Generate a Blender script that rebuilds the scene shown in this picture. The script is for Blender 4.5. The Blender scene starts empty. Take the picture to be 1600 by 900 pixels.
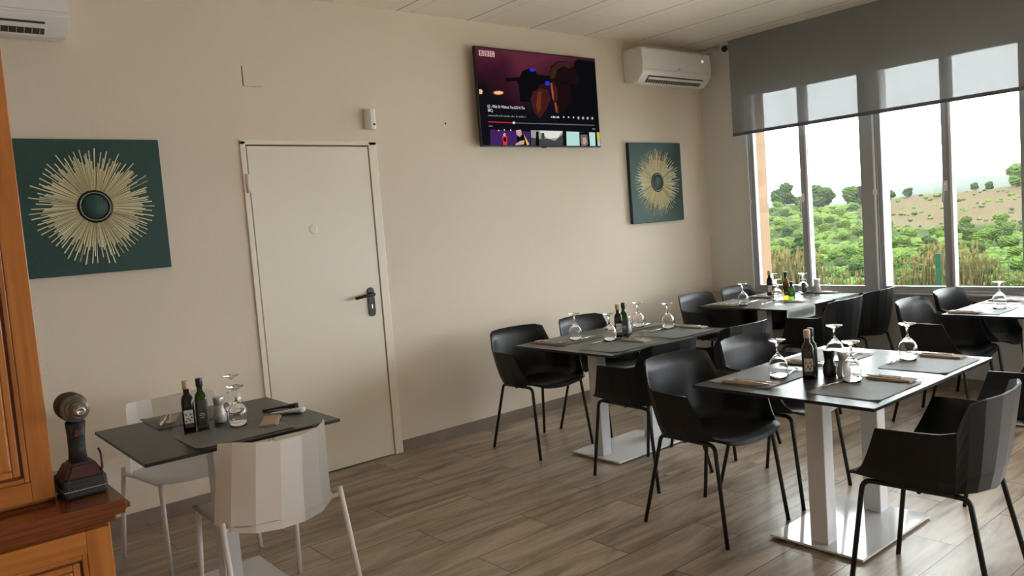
import bpy, bmesh, math, random
from mathutils import Vector, Matrix
PI = math.pi
R_ = math.radians
S = bpy.context.scene
C = S.collection
random.seed(7)

# ------------------------------------------------------------------ camera, sky, light, exposure
cam = bpy.data.cameras.new('camera'); camo = bpy.data.objects.new('camera', cam); C.objects.link(camo); S.camera = camo
cam.sensor_width = 36; cam.lens = 1234.17 / 1600 * 36; cam.clip_start = .05; cam.clip_end = 6000
RC = [[0.7660525273325784, 0.10839148235355141, -0.6335730517632272],
      [-0.6382296542920128, 0.011213891238674447, -0.7697643516204067],
      [-0.07633107984082838, 0.994045036804916, 0.07776908803532513]]
CP = (-6.20207901, -4.5516497, 1.45438853)
camo.matrix_world = Matrix([[RC[i][0], RC[i][1], RC[i][2], CP[i]] for i in range(3)] + [[0, 0, 0, 1]])
S.view_settings.view_transform = 'Standard'; S.view_settings.look = 'None'
S.view_settings.gamma = 1; S.view_settings.use_curve_mapping = False
S.view_settings.exposure = 1.12
SKY = 10.0
S.cycles.diffuse_bounces = 8; S.cycles.max_bounces = 16; S.cycles.transparent_max_bounces = 16; S.cycles.transmission_bounces = 14
w = bpy.data.worlds.new('world'); S.world = w; w.use_nodes = True
nt = w.node_tree; bg = nt.nodes['Background']
tc = nt.nodes.new('ShaderNodeTexCoord'); sp = nt.nodes.new('ShaderNodeSeparateXYZ'); cr = nt.nodes.new('ShaderNodeValToRGB')
nt.links.new(tc.outputs['Generated'], sp.inputs[0]); nt.links.new(sp.outputs['Z'], cr.inputs[0]); nt.links.new(cr.outputs[0], bg.inputs[0])
cr.color_ramp.elements[0].position = 0.0; cr.color_ramp.elements[0].color = (.40, .43, .46, 1)   # overcast: dimmer horizon
cr.color_ramp.elements[1].position = 1.0; cr.color_ramp.elements[1].color = (1.0, 1.0, .98, 1)
e = cr.color_ramp.elements.new(.35); e.color = (.62, .64, .65, 1)
bg.inputs[1].default_value = SKY
H = 2.934

def portal(name, loc, rot, sx, sy):
    l = bpy.data.lights.new(name, 'AREA'); l.shape = 'RECTANGLE'; l.size = sx; l.size_y = sy; l.cycles.is_portal = True
    o = bpy.data.objects.new(name, l); o.location = loc; o.rotation_euler = rot; C.objects.link(o)
# daylight openings of the room: (y0, y1) on the window wall, z 0.70..2.50
WZ0, WZ1 = .70, 2.50
WINS = [(-1.55, -.45), (-2.65, -1.58), (-4.15, -3.05), (-5.30, -4.20), (-6.45, -5.35), (-7.6, -6.5)]
for (a, b) in WINS:
    z0 = WZ0
    portal('window_portal', (.20, (a + b) / 2, (z0 + WZ1) / 2), (0, R_(90), 0), WZ1 - z0, b - a)

portal('added_opening_portal', (-1.65, -8.6, 1.0), (R_(90), 0, 0), 1.7, 1.9)     # opening added behind the camera for fill light, cut low for darker upper walls

# ------------------------------------------------------------------ materials
def mat(name, col, rough=.5, metal=0, spec=.5, trans=0, ior=1.45, bump=0, bscale=60, var=0, vscale=8, emit=None, es=1, coat=0, sheen=0):
    m = bpy.data.materials.new(name); m.use_nodes = True; n = m.node_tree.nodes; L = m.node_tree.links
    b = n['Principled BSDF']; b.inputs['Base Color'].default_value = (*col, 1); b.inputs['Roughness'].default_value = rough
    b.inputs['Metallic'].default_value = metal; b.inputs['Specular IOR Level'].default_value = spec
    b.inputs['Transmission Weight'].default_value = trans; b.inputs['IOR'].default_value = ior
    if coat: b.inputs['Coat Weight'].default_value = coat
    if emit: b.inputs['Emission Color'].default_value = (*emit, 1); b.inputs['Emission Strength'].default_value = es
    if bump or var:
        t = n.new('ShaderNodeTexCoord')
    if bump:
        no = n.new('ShaderNodeTexNoise'); no.inputs['Scale'].default_value = bscale; no.inputs['Detail'].default_value = 4
        bu = n.new('ShaderNodeBump'); bu.inputs['Strength'].default_value = bump; bu.inputs['Distance'].default_value = .004
        L.new(t.outputs['Object'], no.inputs[0]); L.new(no.outputs[0], bu.inputs['Height']); L.new(bu.outputs[0], b.inputs['Normal'])
    if var:
        no = n.new('ShaderNodeTexNoise'); no.inputs['Scale'].default_value = vscale; no.inputs['Detail'].default_value = 5
        mx = n.new('ShaderNodeMix'); mx.data_type = 'RGBA'
        mx.inputs[6].default_value = (*[c * (1 - var) for c in col], 1); mx.inputs[7].default_value = (*[min(1, c * (1 + var)) for c in col], 1)
        L.new(t.outputs['Object'], no.inputs[0]); L.new(no.outputs[0], mx.inputs[0]); L.new(mx.outputs[2], b.inputs['Base Color'])
    return m
def em(name, col, s=1):
    m = bpy.data.materials.new(name); m.use_nodes = True; n = m.node_tree.nodes; n.clear()
    e = n.new('ShaderNodeEmission'); o = n.new('ShaderNodeOutputMaterial'); e.inputs[0].default_value = (*col, 1); e.inputs[1].default_value = s
    m.node_tree.links.new(e.outputs[0], o.inputs[0]); return m
def math_(n, L, op, a, b=None, c=None):
    q = n.new('ShaderNodeMath'); q.operation = op
    for i, v in enumerate((a, b, c)):
        if v is None: continue
        if isinstance(v, (int, float)): q.inputs[i].default_value = v
        else: L.new(v, q.inputs[i])
    return q.outputs[0]

M = {}
M['wall'] = mat('wall_paint', (.73, .64, .525), .75, spec=.25, bump=.25, bscale=35, var=.025, vscale=1.5)
M['wall_window'] = mat('window_wall_paint', (.74, .73, .70), .75, spec=.25, bump=.25, bscale=35)  # cooler than the other walls; light colour by the window put into the paint
M['wall_grey'] = mat('wall_grey_paint', (.56, .53, .50), .75, spec=.25, bump=.2, bscale=35)
M['door'] = mat('door_paint', (.80, .735, .61), .38, spec=.4, bump=.05, bscale=4, var=.02, vscale=2)
M['gap'] = mat('dark_gap', (.03, .022, .015), .8)
M['black_metal'] = mat('black_door_metal', (.012, .012, .012), .3)
M['alu'] = mat('aluminium_frame', (.40, .425, .455), .45, metal=.1, spec=.5)
M['alu_light'] = mat('light_aluminium', (.78, .79, .80), .35, metal=.3)
M['white_plastic'] = mat('white_plastic', (.80, .79, .76), .35)
M['cream_plastic'] = mat('cream_plastic', (.70, .67, .62), .4)
M['black_plastic'] = mat('black_plastic', (.014, .014, .015), .4, bump=.06, bscale=400)
M['chair_black'] = mat('black_chair_shell', (.006, .007, .008), .42, spec=.4, bump=.015, bscale=500)
M['leg_black'] = mat('black_steel', (.01, .01, .01), .35)
M['chair_white'] = mat('white_chair_shell', (.84, .82, .79), .5, bump=.01, bscale=500)
M['leg_white'] = mat('white_steel', (.74, .70, .67), .35)
M['top'] = mat('black_laminate', (.022, .021, .020), .30, spec=.28)
M['base_white'] = mat('white_table_base', (.66, .67, .68), .10, spec=.5)
M['placemat'] = mat('grey_paper_mat', (.37, .395, .385), .48, spec=.8, bump=.5, bscale=14, var=.15, vscale=10)
M['napkin'] = mat('kraft_napkin', (.42, .33, .25), .8, bump=.3, bscale=60, var=.12, vscale=30)
M['steel'] = mat('cutlery_steel', (.62, .60, .57), .2, metal=1)
M['glass'] = mat('clear_glass', (1, 1, 1), .0, trans=1, ior=1.45)
M['glass_dark'] = mat('dark_bottle_glass', (.010, .010, .009), .08, spec=.6)
M['glass_green'] = mat('green_bottle_glass', (.05, .17, .015), .05, trans=.8, ior=1.45)
M['oil_amber'] = mat('amber_oil_glass', (.32, .17, .012), .05, trans=.85, ior=1.4)
M['cap_black'] = mat('black_cap', (.02, .02, .02), .35)
M['cap_cork'] = mat('beige_cap', (.55, .42, .27), .5)
M['label_white'] = mat('pale_label', (.62, .60, .54), .6)
M['label_dark'] = mat('dark_label', (.06, .065, .06), .5)
M['salt'] = mat('white_salt', (.78, .75, .71), .7)
M['pepper'] = mat('dark_pepper', (.02, .017, .015), .7)
M['shaker_cap'] = mat('shaker_cap', (.62, .61, .62), .3, metal=.5)
M['ac_dark'] = mat('ac_dark_slot', (.06, .055, .05), .5)
M['sunburst_green'] = mat('canvas_green', (.008, .045, .038), .55, bump=.3, bscale=90)
M['gold'] = mat('gold_paint', (.86, .76, .46), .45, metal=.05, var=.12, vscale=40)
M['orange_render'] = mat('orange_exterior_render', (.15, .09, .05), .9)
M['fence_green'] = mat('green_fence_paint', (.003, .021, .009), .7, spec=.08)
M['trunk'] = mat('tree_trunk', (.09, .065, .045), .9)
M['tool_grey'] = mat('tool_grey_metal', (.16, .14, .12), .42, metal=.5, var=.4, vscale=60)
M['tool_black'] = mat('tool_black_rubber', (.018, .02, .02), .55, bump=.4, bscale=200, var=.5, vscale=60)
M['tool_red'] = mat('tool_dark_red', (.055, .012, .012), .45, var=.5, vscale=50)
M['tool_steel'] = mat('tool_steel', (.5, .47, .42), .3, metal=1)
M['remote_white'] = mat('remote_white', (.72, .71, .70), .4)
M['button'] = mat('grey_button', (.3, .3, .3), .5)

def canvas_mat():   # green canvas with brushed lines running out from the centre
    m = M['sunburst_green']; n = m.node_tree.nodes; L = m.node_tree.links; b = n['Principled BSDF']
    t = n.new('ShaderNodeTexCoord'); s = n.new('ShaderNodeSeparateXYZ'); L.new(t.outputs['Object'], s.inputs[0])
    a = math_(n, L, 'ARCTAN2', s.outputs['X'], s.outputs['Z'])
    cb = n.new('ShaderNodeCombineXYZ'); L.new(math_(n, L, 'MULTIPLY', a, 26.0), cb.inputs[0])
    no = n.new('ShaderNodeTexNoise'); no.inputs['Scale'].default_value = 1.6; no.inputs['Detail'].default_value = 6; L.new(cb.outputs[0], no.inputs[0])
    mx = n.new('ShaderNodeMix'); mx.data_type = 'RGBA'; mx.inputs[6].default_value = (.002, .018, .016, 1); mx.inputs[7].default_value = (.025, .095, .075, 1)
    L.new(no.outputs[0], mx.inputs[0]); L.new(mx.outputs[2], b.inputs['Base Color'])
canvas_mat()
def gold_mat():   # streaky hand-painted gold: thin dark lines between the strokes
    m = M['gold']; n = m.node_tree.nodes; L = m.node_tree.links; b = n['Principled BSDF']
    t = n.new('ShaderNodeTexCoord'); s = n.new('ShaderNodeSeparateXYZ'); L.new(t.outputs['Object'], s.inputs[0])
    a = math_(n, L, 'ARCTAN2', s.outputs['X'], math_(n, L, 'SUBTRACT', s.outputs['Z'], .3445))
    cb = n.new('ShaderNodeCombineXYZ'); L.new(math_(n, L, 'MULTIPLY', a, 40.0), cb.inputs[0])
    no = n.new('ShaderNodeTexNoise'); no.inputs['Scale'].default_value = 1.3; no.inputs['Detail'].default_value = 4; L.new(cb.outputs[0], no.inputs[0])
    r = n.new('ShaderNodeValToRGB'); L.new(no.outputs[0], r.inputs[0]); e = r.color_ramp.elements
    e[0].position = .40; e[0].color = (.22, .20, .09, 1); e[1].position = .50; e[1].color = (.93, .86, .60, 1)
    L.new(r.outputs[0], b.inputs['Base Color'])
gold_mat()

def wood_mat(name, c0, c1, rough, horiz=False):
    m = mat(name, c0, rough, spec=.5, coat=.25); n = m.node_tree.nodes; L = m.node_tree.links; b = n['Principled BSDF']
    t = n.new('ShaderNodeTexCoord'); mp = n.new('ShaderNodeMapping'); L.new(t.outputs['Object'], mp.inputs[0])
    mp.inputs['Scale'].default_value = (2, 30, 30) if horiz else (30, 30, 2)
    no = n.new('ShaderNodeTexNoise'); no.inputs['Scale'].default_value = 1.2; no.inputs['Detail'].default_value = 7; no.inputs['Distortion'].default_value = .6
    L.new(mp.outputs[0], no.inputs[0])
    mx = n.new('ShaderNodeMix'); mx.data_type = 'RGBA'; mx.inputs[6].default_value = (*c0, 1); mx.inputs[7].default_value = (*c1, 1)
    r = n.new('ShaderNodeValToRGB'); r.color_ramp.elements[0].position = .3; r.color_ramp.elements[1].position = .7
    L.new(no.outputs[0], r.inputs[0]); L.new(r.outputs[0], mx.inputs[0]); L.new(mx.outputs[2], b.inputs['Base Color'])
    return m
M['pine'] = wood_mat('varnished_pine', (.33, .105, .018), (.52, .20, .045), .3)
M['pine_h'] = wood_mat('varnished_pine_rail', (.33, .105, .018), (.52, .20, .045), .3, True)
M['mahog'] = wood_mat('red_brown_counter', (.13, .035, .012), (.22, .06, .018), .2, True)
M['groove'] = mat('dark_wood_groove', (.12, .03, .008), .5)

def floor_mat():
    m = mat('wood_look_tiles', (.3, .25, .2), .32, spec=.5); n = m.node_tree.nodes; L = m.node_tree.links; b = n['Principled BSDF']
    t = n.new('ShaderNodeTexCoord'); mp = n.new('ShaderNodeMapping'); L.new(t.outputs['Object'], mp.inputs[0])
    mp.inputs['Location'].default_value = (3.76 + 9.2, .042 + 9.8, 0)
    br = n.new('ShaderNodeTexBrick'); L.new(mp.outputs[0], br.inputs[0])
    br.offset = .5; br.squash = 1; br.inputs['Scale'].default_value = 1; br.inputs['Brick Width'].default_value = .92
    br.inputs['Row Height'].default_value = .245; br.inputs['Mortar Size'].default_value = .0024; br.inputs['Mortar Smooth'].default_value = .2
    br.inputs['Color1'].default_value = (0, 0, 0, 1); br.inputs['Color2'].default_value = (1, 1, 1, 1); br.inputs['Mortar'].default_value = (.5, .5, .5, 1)
    rnd = n.new('ShaderNodeSeparateColor'); L.new(br.outputs['Color'], rnd.inputs[0]); v = rnd.outputs[0]
    # streaks, shifted per plank
    s = n.new('ShaderNodeSeparateXYZ'); L.new(mp.outputs[0], s.inputs[0])
    cb = n.new('ShaderNodeCombineXYZ')
    L.new(math_(n, L, 'MULTIPLY_ADD', v, 17.0, math_(n, L, 'MULTIPLY', s.outputs[0], 1.5)), cb.inputs[0])
    L.new(math_(n, L, 'MULTIPLY', s.outputs[1], 10.0), cb.inputs[1]); L.new(math_(n, L, 'MULTIPLY', v, 9.0), cb.inputs[2])
    n1 = n.new('ShaderNodeTexNoise'); n1.inputs['Scale'].default_value = 1; n1.inputs['Detail'].default_value = 6; n1.inputs['Roughness'].default_value = .62; n1.inputs['Distortion'].default_value = .8
    L.new(cb.outputs[0], n1.inputs[0])
    r = n.new('ShaderNodeValToRGB'); L.new(n1.outputs[0], r.inputs[0]); el = r.color_ramp.elements
    el[0].position = .32; el[0].color = (.155, .112, .078, 1); el[1].position = .68; el[1].color = (.47, .385, .295, 1)
    q = el.new(.5); q.color = (.34, .268, .195, 1)
    hv = n.new('ShaderNodeHueSaturation'); L.new(r.outputs[0], hv.inputs['Color']); L.new(math_(n, L, 'MULTIPLY_ADD', v, .34, .83), hv.inputs['Value'])
    mx = n.new('ShaderNodeMix'); mx.data_type = 'RGBA'; L.new(br.outputs['Fac'], mx.inputs[0]); L.new(hv.outputs[0], mx.inputs[6]); mx.inputs[7].default_value = (.05, .038, .028, 1)
    L.new(mx.outputs[2], b.inputs['Base Color'])
    bu = n.new('ShaderNodeBump'); bu.inputs['Strength'].default_value = .35; bu.inputs['Distance'].default_value = .002
    L.new(math_(n, L, 'SUBTRACT', math_(n, L, 'MULTIPLY', n1.outputs[0], .5), br.outputs['Fac']), bu.inputs['Height']); L.new(bu.outputs[0], b.inputs['Normal'])
    return m
M['floor'] = floor_mat()

def ceil_mat():
    m = mat('ceiling_boards', (.74, .69, .61), .8, spec=.2); n = m.node_tree.nodes; L = m.node_tree.links; b = n['Principled BSDF']
    t = n.new('ShaderNodeTexCoord'); s = n.new('ShaderNodeSeparateXYZ'); L.new(t.outputs['Object'], s.inputs[0])
    x = math_(n, L, 'ADD', s.outputs[0], .91 + 11.8)
    def line(off, wd): return math_(n, L, 'LESS_THAN', math_(n, L, 'MODULO', math_(n, L, 'ADD', x, off), .59), wd)
    y = math_(n, L, 'ADD', s.outputs[1], .50 + 12.2)
    l3 = math_(n, L, 'LESS_THAN', math_(n, L, 'MODULO', y, 1.22), .004)
    mask = math_(n, L, 'MAXIMUM', line(.004, .008), math_(n, L, 'MULTIPLY', math_(n, L, 'MAXIMUM', line(-.105, .006), l3), .4))
    mx = n.new('ShaderNodeMix'); mx.data_type = 'RGBA'; mx.inputs[6].default_value = (.88, .82, .72, 1); mx.inputs[7].default_value = (.25, .20, .15, 1)
    L.new(mask, mx.inputs[0]); L.new(mx.outputs[2], b.inputs['Base Color']); return m
M['bounce_slab'] = mat('pale_bounce_slab', (.72, .69, .64), .9, var=.08, vscale=3)  # for the unseen slab outdoors, pale to throw daylight onto the ceiling
M['ceil'] = ceil_mat()
M['skirt'] = mat('skirting_tile', (.235, .185, .145), .4, var=.2, vscale=12)

def pane_mat(name='window_glass'):
    m = bpy.data.materials.new(name); m.use_nodes = True; n = m.node_tree.nodes; L = m.node_tree.links; n.clear()
    o = n.new('ShaderNodeOutputMaterial'); mx = n.new('ShaderNodeMixShader'); t = n.new('ShaderNodeBsdfTransparent'); g = n.new('ShaderNodeBsdfGlossy')
    t.inputs[0].default_value = (.96, .98, .97, 1); g.inputs['Roughness'].default_value = .02
    f = n.new('ShaderNodeFresnel'); f.inputs[0].default_value = 1.45
    L.new(math_(n, L, 'MULTIPLY', f.outputs[0], .8), mx.inputs[0]); L.new(t.outputs[0], mx.inputs[1]); L.new(g.outputs[0], mx.inputs[2]); L.new(mx.outputs[0], o.inputs[0]); return m
M['pane'] = pane_mat()
def screen_mat(name, tr, col):
    m = bpy.data.materials.new(name); m.use_nodes = True; n = m.node_tree.nodes; L = m.node_tree.links; n.clear()
    o = n.new('ShaderNodeOutputMaterial'); mx = n.new('ShaderNodeMixShader'); t = n.new('ShaderNodeBsdfTransparent')
    d = n.new('ShaderNodeBsdfDiffuse'); d.inputs[0].default_value = (*col, 1); tl = n.new('ShaderNodeBsdfTranslucent'); tl.inputs[0].default_value = (.02, .02, .022, 1)
    ad = n.new('ShaderNodeAddShader'); L.new(d.outputs[0], ad.inputs[0]); L.new(tl.outputs[0], ad.inputs[1])
    mx.inputs[0].default_value = 1 - tr; L.new(t.outputs[0], mx.inputs[1]); L.new(ad.outputs[0], mx.inputs[2]); L.new(mx.outputs[0], o.inputs[0]); return m
M['blind'] = screen_mat('grey_screen_fabric', .25, (.31, .325, .34))
M['blind_bar'] = mat('grey_blind_bar', (.13, .14, .15), .5)

def leaf_mat(name, c0, c1, sc=2.6):
    m = mat(name, c0, .9, spec=.02); n = m.node_tree.nodes; L = m.node_tree.links; b = n['Principled BSDF']
    t = n.new('ShaderNodeTexCoord'); g = n.new('ShaderNodeObjectInfo')
    no = n.new('ShaderNodeTexNoise'); no.inputs['Scale'].default_value = sc; no.inputs['Detail'].default_value = 6; L.new(t.outputs['Object'], no.inputs[0])
    a = math_(n, L, 'MULTIPLY_ADD', g.outputs['Random'], .5, math_(n, L, 'MULTIPLY_ADD', no.outputs[0], 1.3, -.4))
    mx = n.new('ShaderNodeMix'); mx.data_type = 'RGBA'; mx.inputs[6].default_value = (*c0, 1); mx.inputs[7].default_value = (*c1, 1)
    L.new(a, mx.inputs[0]); L.new(mx.outputs[2], b.inputs['Base Color']); return m
M['leaf'] = leaf_mat('pine_foliage', (.012, .028, .006), (.048, .070, .015))
M['leaf_dark'] = leaf_mat('dark_foliage', (.008, .018, .007), (.024, .037, .011))
M['dry'] = leaf_mat('dry_grass', (.058, .044, .018), (.095, .074, .034), 3)
M['grass'] = leaf_mat('green_grass', (.010, .036, .008), (.028, .050, .013), 3)
def hill_mat():
    m = mat('hillside_ground', (.1, .1, .1), .95, spec=.02); n = m.node_tree.nodes; L = m.node_tree.links; b = n['Principled BSDF']
    t = n.new('ShaderNodeTexCoord'); at = n.new('ShaderNodeVertexColor'); at.layer_name = 'bare_soil'
    no = n.new('ShaderNodeTexNoise'); no.inputs['Scale'].default_value = .09; no.inputs['Detail'].default_value = 8; no.inputs['Roughness'].default_value = .7; L.new(t.outputs['Object'], no.inputs[0])
    g = n.new('ShaderNodeValToRGB'); L.new(no.outputs[0], g.inputs[0]); el = g.color_ramp.elements
    el[0].position = .40; el[0].color = (.007, .014, .003, 1); el[1].position = .66; el[1].color = (.019, .025, .007, 1)
    n2 = n.new('ShaderNodeTexNoise'); n2.inputs['Scale'].default_value = .35; n2.inputs['Detail'].default_value = 8; L.new(t.outputs['Object'], n2.inputs[0])
    g2 = n.new('ShaderNodeValToRGB'); L.new(n2.outputs[0], g2.inputs[0]); e2 = g2.color_ramp.elements
    e2[0].position = .36; e2[0].color = (.026, .030, .011, 1); e2[1].position = .56; e2[1].color = (.038, .024, .015, 1)
    s = n.new('ShaderNodeSeparateColor'); L.new(at.outputs[0], s.inputs[0])
    mx = n.new('ShaderNodeMix'); mx.data_type = 'RGBA'; L.new(s.outputs[0], mx.inputs[0]); L.new(g.outputs[0], mx.inputs[6]); L.new(g2.outputs[0], mx.inputs[7])
    L.new(mx.outputs[2], b.inputs['Base Color']); return m
M['hill'] = hill_mat()
M['far'] = mat('far_wooded_range', (.020, .027, .022), .95, spec=.1, var=.3, vscale=.01)

# ------------------------------------------------------------------ mesh helpers
class MB:
    def __init__(s): s.v = []; s.f = []; s.m = []; s.sm = []; s.mats = []
    def mi(s, m):
        if m not in s.mats: s.mats.append(m)
        return s.mats.index(m)
    def add(s, vs, fs, m=None, smooth=False):
        b = len(s.v); s.v += [tuple(v) for v in vs]; k = s.mi(m)
        for f in fs: s.f.append([i + b for i in f]); s.m.append(k); s.sm.append(smooth)
        return s
    def box(s, a, b, m=None, bev=0, M_=None):
        x0, y0, z0 = a; x1, y1, z1 = b
        bm = bmesh.new(); bmesh.ops.create_cube(bm, size=1)
        for v in bm.verts: v.co = Vector(((x0 + x1) / 2 + v.co.x * (x1 - x0), (y0 + y1) / 2 + v.co.y * (y1 - y0), (z0 + z1) / 2 + v.co.z * (z1 - z0)))
        if bev: bmesh.ops.bevel(bm, geom=bm.edges[:] , offset=bev, segments=2, affect='EDGES', profile=.5)
        return s.bm(bm, m, False, M_)
    def bm(s, bm, m=None, smooth=False, M_=None):
        bm.verts.index_update()
        vs = [(M_ @ v.co if M_ else v.co.copy()) for v in bm.verts]; fs = [[v.index for v in f.verts] for f in bm.faces]; bm.free()
        return s.add(vs, fs, m, smooth)
    def lathe(s, prof, m=None, seg=24, M_=None, pw=None, smooth=True, caps=True):   # prof [(r,z)], pw = superellipse exponent for squarish sections
        vs = []; fs = []
        for r, z in prof:
            for i in range(seg):
                a = 2 * PI * i / seg; c, d = math.cos(a), math.sin(a)
                k = 1
                if pw and r > .016: k = (abs(c) ** pw + abs(d) ** pw) ** (-1 / pw)
                p = Vector((r * k * c, r * k * d, z)); vs.append(M_ @ p if M_ else p)
        for j in range(len(prof) - 1):
            for i in range(seg):
                i2 = (i + 1) % seg; fs.append([j * seg + i, j * seg + i2, (j + 1) * seg + i2, (j + 1) * seg + i])
        if caps and prof[0][0] > 1e-6: fs.append(list(range(seg))[::-1])
        if caps and prof[-1][0] > 1e-6: fs.append([(len(prof) - 1) * seg + i for i in range(seg)])
        return s.add(vs, fs, m, smooth)
    def tube(s, pts, r, m=None, seg=10, rb=0, caps=True):
        P = [Vector(p) for p in pts]
        if rb:   # round the corners
            Q = [P[0]]
            for i in range(1, len(P) - 1):
                a = P[i - 1] - P[i]; b = P[i + 1] - P[i]; k = min(rb, a.length * .45, b.length * .45)
                A = P[i] + a.normalized() * k; B = P[i] + b.normalized() * k
                for t in range(6):
                    t /= 5; Q.append(A * (1 - t) ** 2 + P[i] * 2 * t * (1 - t) + B * t * t)
            Q.append(P[-1]); P = Q
        rr = list(r) if isinstance(r, (list, tuple)) else [r] * len(P)
        if len(rr) != len(P): rr = [rr[min(int(i / (len(P) - 1) * len(rr)), len(rr) - 1)] for i in range(len(P))]
        vs = []; fs = []; up = Vector((0, 0, 1)); n0 = None
        for i, p in enumerate(P):
            t = (P[min(i + 1, len(P) - 1)] - P[max(i - 1, 0)]).normalized()
            if n0 is None: n0 = t.cross(up if abs(t.z) < .9 else Vector((1, 0, 0))).normalized()
            n0 = (n0 - t * n0.dot(t)).normalized(); b = t.cross(n0)
            for k in range(seg):
                a = 2 * PI * k / seg; vs.append(p + (n0 * math.cos(a) + b * math.sin(a)) * rr[i])
        for j in range(len(P) - 1):
            for k in range(seg):
                k2 = (k + 1) % seg; fs.append([j * seg + k, j * seg + k2, (j + 1) * seg + k2, (j + 1) * seg + k])
        if caps: fs.append(list(range(seg))[::-1]); fs.append([(len(P) - 1) * seg + k for k in range(seg)])
        return s.add(vs, fs, m, True)
    def prism(s, poly, z0, z1, m=None, M_=None):   # poly in xy
        n = len(poly); vs = [Vector((x, y, z0)) for x, y in poly] + [Vector((x, y, z1)) for x, y in poly]
        if M_: vs = [M_ @ v for v in vs]
        fs = [list(range(n))[::-1], [n + i for i in range(n)]] + [[i, (i + 1) % n, n + (i + 1) % n, n + i] for i in range(n)]
        return s.add(vs, fs, m)
    def build(s, name, m=None, parent=None, loc=None):
        me = bpy.data.meshes.new(name); me.from_pydata(s.v, [], s.f)
        for q in s.mats: me.materials.append(q if q else m)
        me.polygons.foreach_set('material_index', s.m); me.polygons.foreach_set('use_smooth', s.sm)
        bm = bmesh.new(); bm.from_mesh(me); bmesh.ops.recalc_face_normals(bm, faces=bm.faces); bm.to_mesh(me); bm.free()
        o = bpy.data.objects.new(name, me); C.objects.link(o)
        if parent: o.parent = parent
        if loc: o.location = loc
        return o
def tag(o, label=None, cat=None, group=None, kind=None):
    if label: o['label'] = label
    if cat: o['category'] = cat
    if group: o['group'] = group
    if kind: o['kind'] = kind
    return o
def empty(name, loc=(0, 0, 0), rz=0):
    o = bpy.data.objects.new(name, None); C.objects.link(o); o.location = loc; o.rotation_euler = (0, 0, rz); o.empty_display_size = .1; return o
def copy_tree(o, parent=None):
    c = o.copy(); C.objects.link(c)
    if parent: c.parent = parent
    for ch in [q for q in bpy.data.objects if q.parent == o]: copy_tree(ch, c)
    return c
def struct(o): o['kind'] = 'structure'; return o
used = {}
def place(key, maker, loc, rz, label, group=None):
    if key not in used: used[key] = o = maker()
    else: o = copy_tree(used[key])
    o.location = loc; o.rotation_euler = (0, 0, rz); o['label'] = label
    if group: o['group'] = group
    return o
def arr_text(txt, size, m, name, parent, mw, extrude=.0003, align='LEFT'):
    cu = bpy.data.curves.new(name, 'FONT'); cu.body = txt; cu.size = size; cu.extrude = extrude; cu.align_x = align
    tmp = bpy.data.objects.new('tmp', cu); C.objects.link(tmp); bpy.context.view_layer.update()
    me = bpy.data.meshes.new_from_object(tmp.evaluated_get(bpy.context.evaluated_depsgraph_get())); bpy.data.objects.remove(tmp)
    me.name = name; me.transform(mw); me.materials.clear(); me.materials.append(m)
    o = bpy.data.objects.new(name, me); C.objects.link(o); o.parent = parent; return o

# ------------------------------------------------------------------ room shell
XL, YF = -7.0, -8.5
struct(MB().box((XL - .2, YF - .2, -.1), (.3, .2, 0), M['floor']).build('floor'))
struct(MB().box((XL - .2, YF - .2, H), (.3, .2, H + .1), M['ceil']).build('ceiling'))
# door wall (y = 0) with the door opening
DX0, DX1, DZ = -4.40, -3.562, 2.05
b = MB(); b.box((XL - .2, 0, 0), (DX0, .2, H), M['wall']).box((DX1, 0, 0), (.3, .2, H), M['wall']).box((DX0, 0, DZ), (DX1, .2, H), M['wall']).box((DX0, .15, 0), (DX1, .2, DZ), M['gap'])
struct(b.build('wall_back'))
struct(MB().box((XL - .2, YF, 0), (XL, 0, H), M['wall']).build('wall_left'))
# window wall with its openings; a grey apron below the sills
b = MB(); OZ0, OZ1 = WZ0, WZ1
ys = [0.0]
for (a, c) in WINS: ys += [c, a]
ys.append(YF)
for i in range(0, len(ys) - 1, 2):
    if ys[i] - ys[i + 1] > .02: b.box((0, ys[i + 1], OZ0), (.26, ys[i], OZ1), M['wall_window'])
b.box((0, YF, 0), (.26, 0, OZ0), M['wall_grey']).box((0, YF, OZ1), (.26, 0, H), M['wall_window'])
struct(b.build('wall_right'))
struct(MB().box((.26, -3, -.6), (.27, .1, OZ0 - .01), M['orange_render']).box((.076, -.456, OZ0), (.29, -.451, OZ1), M['orange_render']).box((.26, -.445, -.6), (.29, .3, 3.2), M['orange_render']).box((.076, -2.65, OZ1 - .006), (.29, -.45, OZ1 - .001), M['orange_render']).build('trim_1'))
# front wall behind the camera, with the opening added for fill light
b = MB(); b.box((XL - .2, YF - .2, 0), (-2.5, YF, H), M['wall']).box((-.8, YF - .2, 0), (.3, YF, H), M['wall']).box((-2.5, YF - .2, 1.95), (-.8, YF, H), M['wall']).box((-2.5, YF - .2, 0), (-.8, YF, .05), M['wall'])
struct(b.build('wall_front'))
# skirting
struct(MB().box((DX1 + .055, -.012, 0), (0, 0, .078), M['skirt'], .002).build('baseboard_back'))
struct(MB().box((XL, -.012, 0), (DX0 - .02, 0, .078), M['skirt'], .002).build('baseboard_left'))
struct(MB().box((-.012, YF, 0), (0, -.012, .078), M['skirt'], .002).build('baseboard_right'))
# little marks on the plaster
struct(MB().box((-4.361, -.002, 2.385), (-4.357, 0, 2.50), M['gap']).box((-4.361, -.0012, 2.384), (-4.25, 0, 2.386), M['skirt']).build('trim_2'))
struct(MB().lathe([(.007, 0), (.005, .004), (0, .004)], M['gap'], 10, Matrix.Translation((-2.942, 0, 2.202)) @ Matrix.Rotation(R_(90), 4, 'X')).build('trim_3'))
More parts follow.
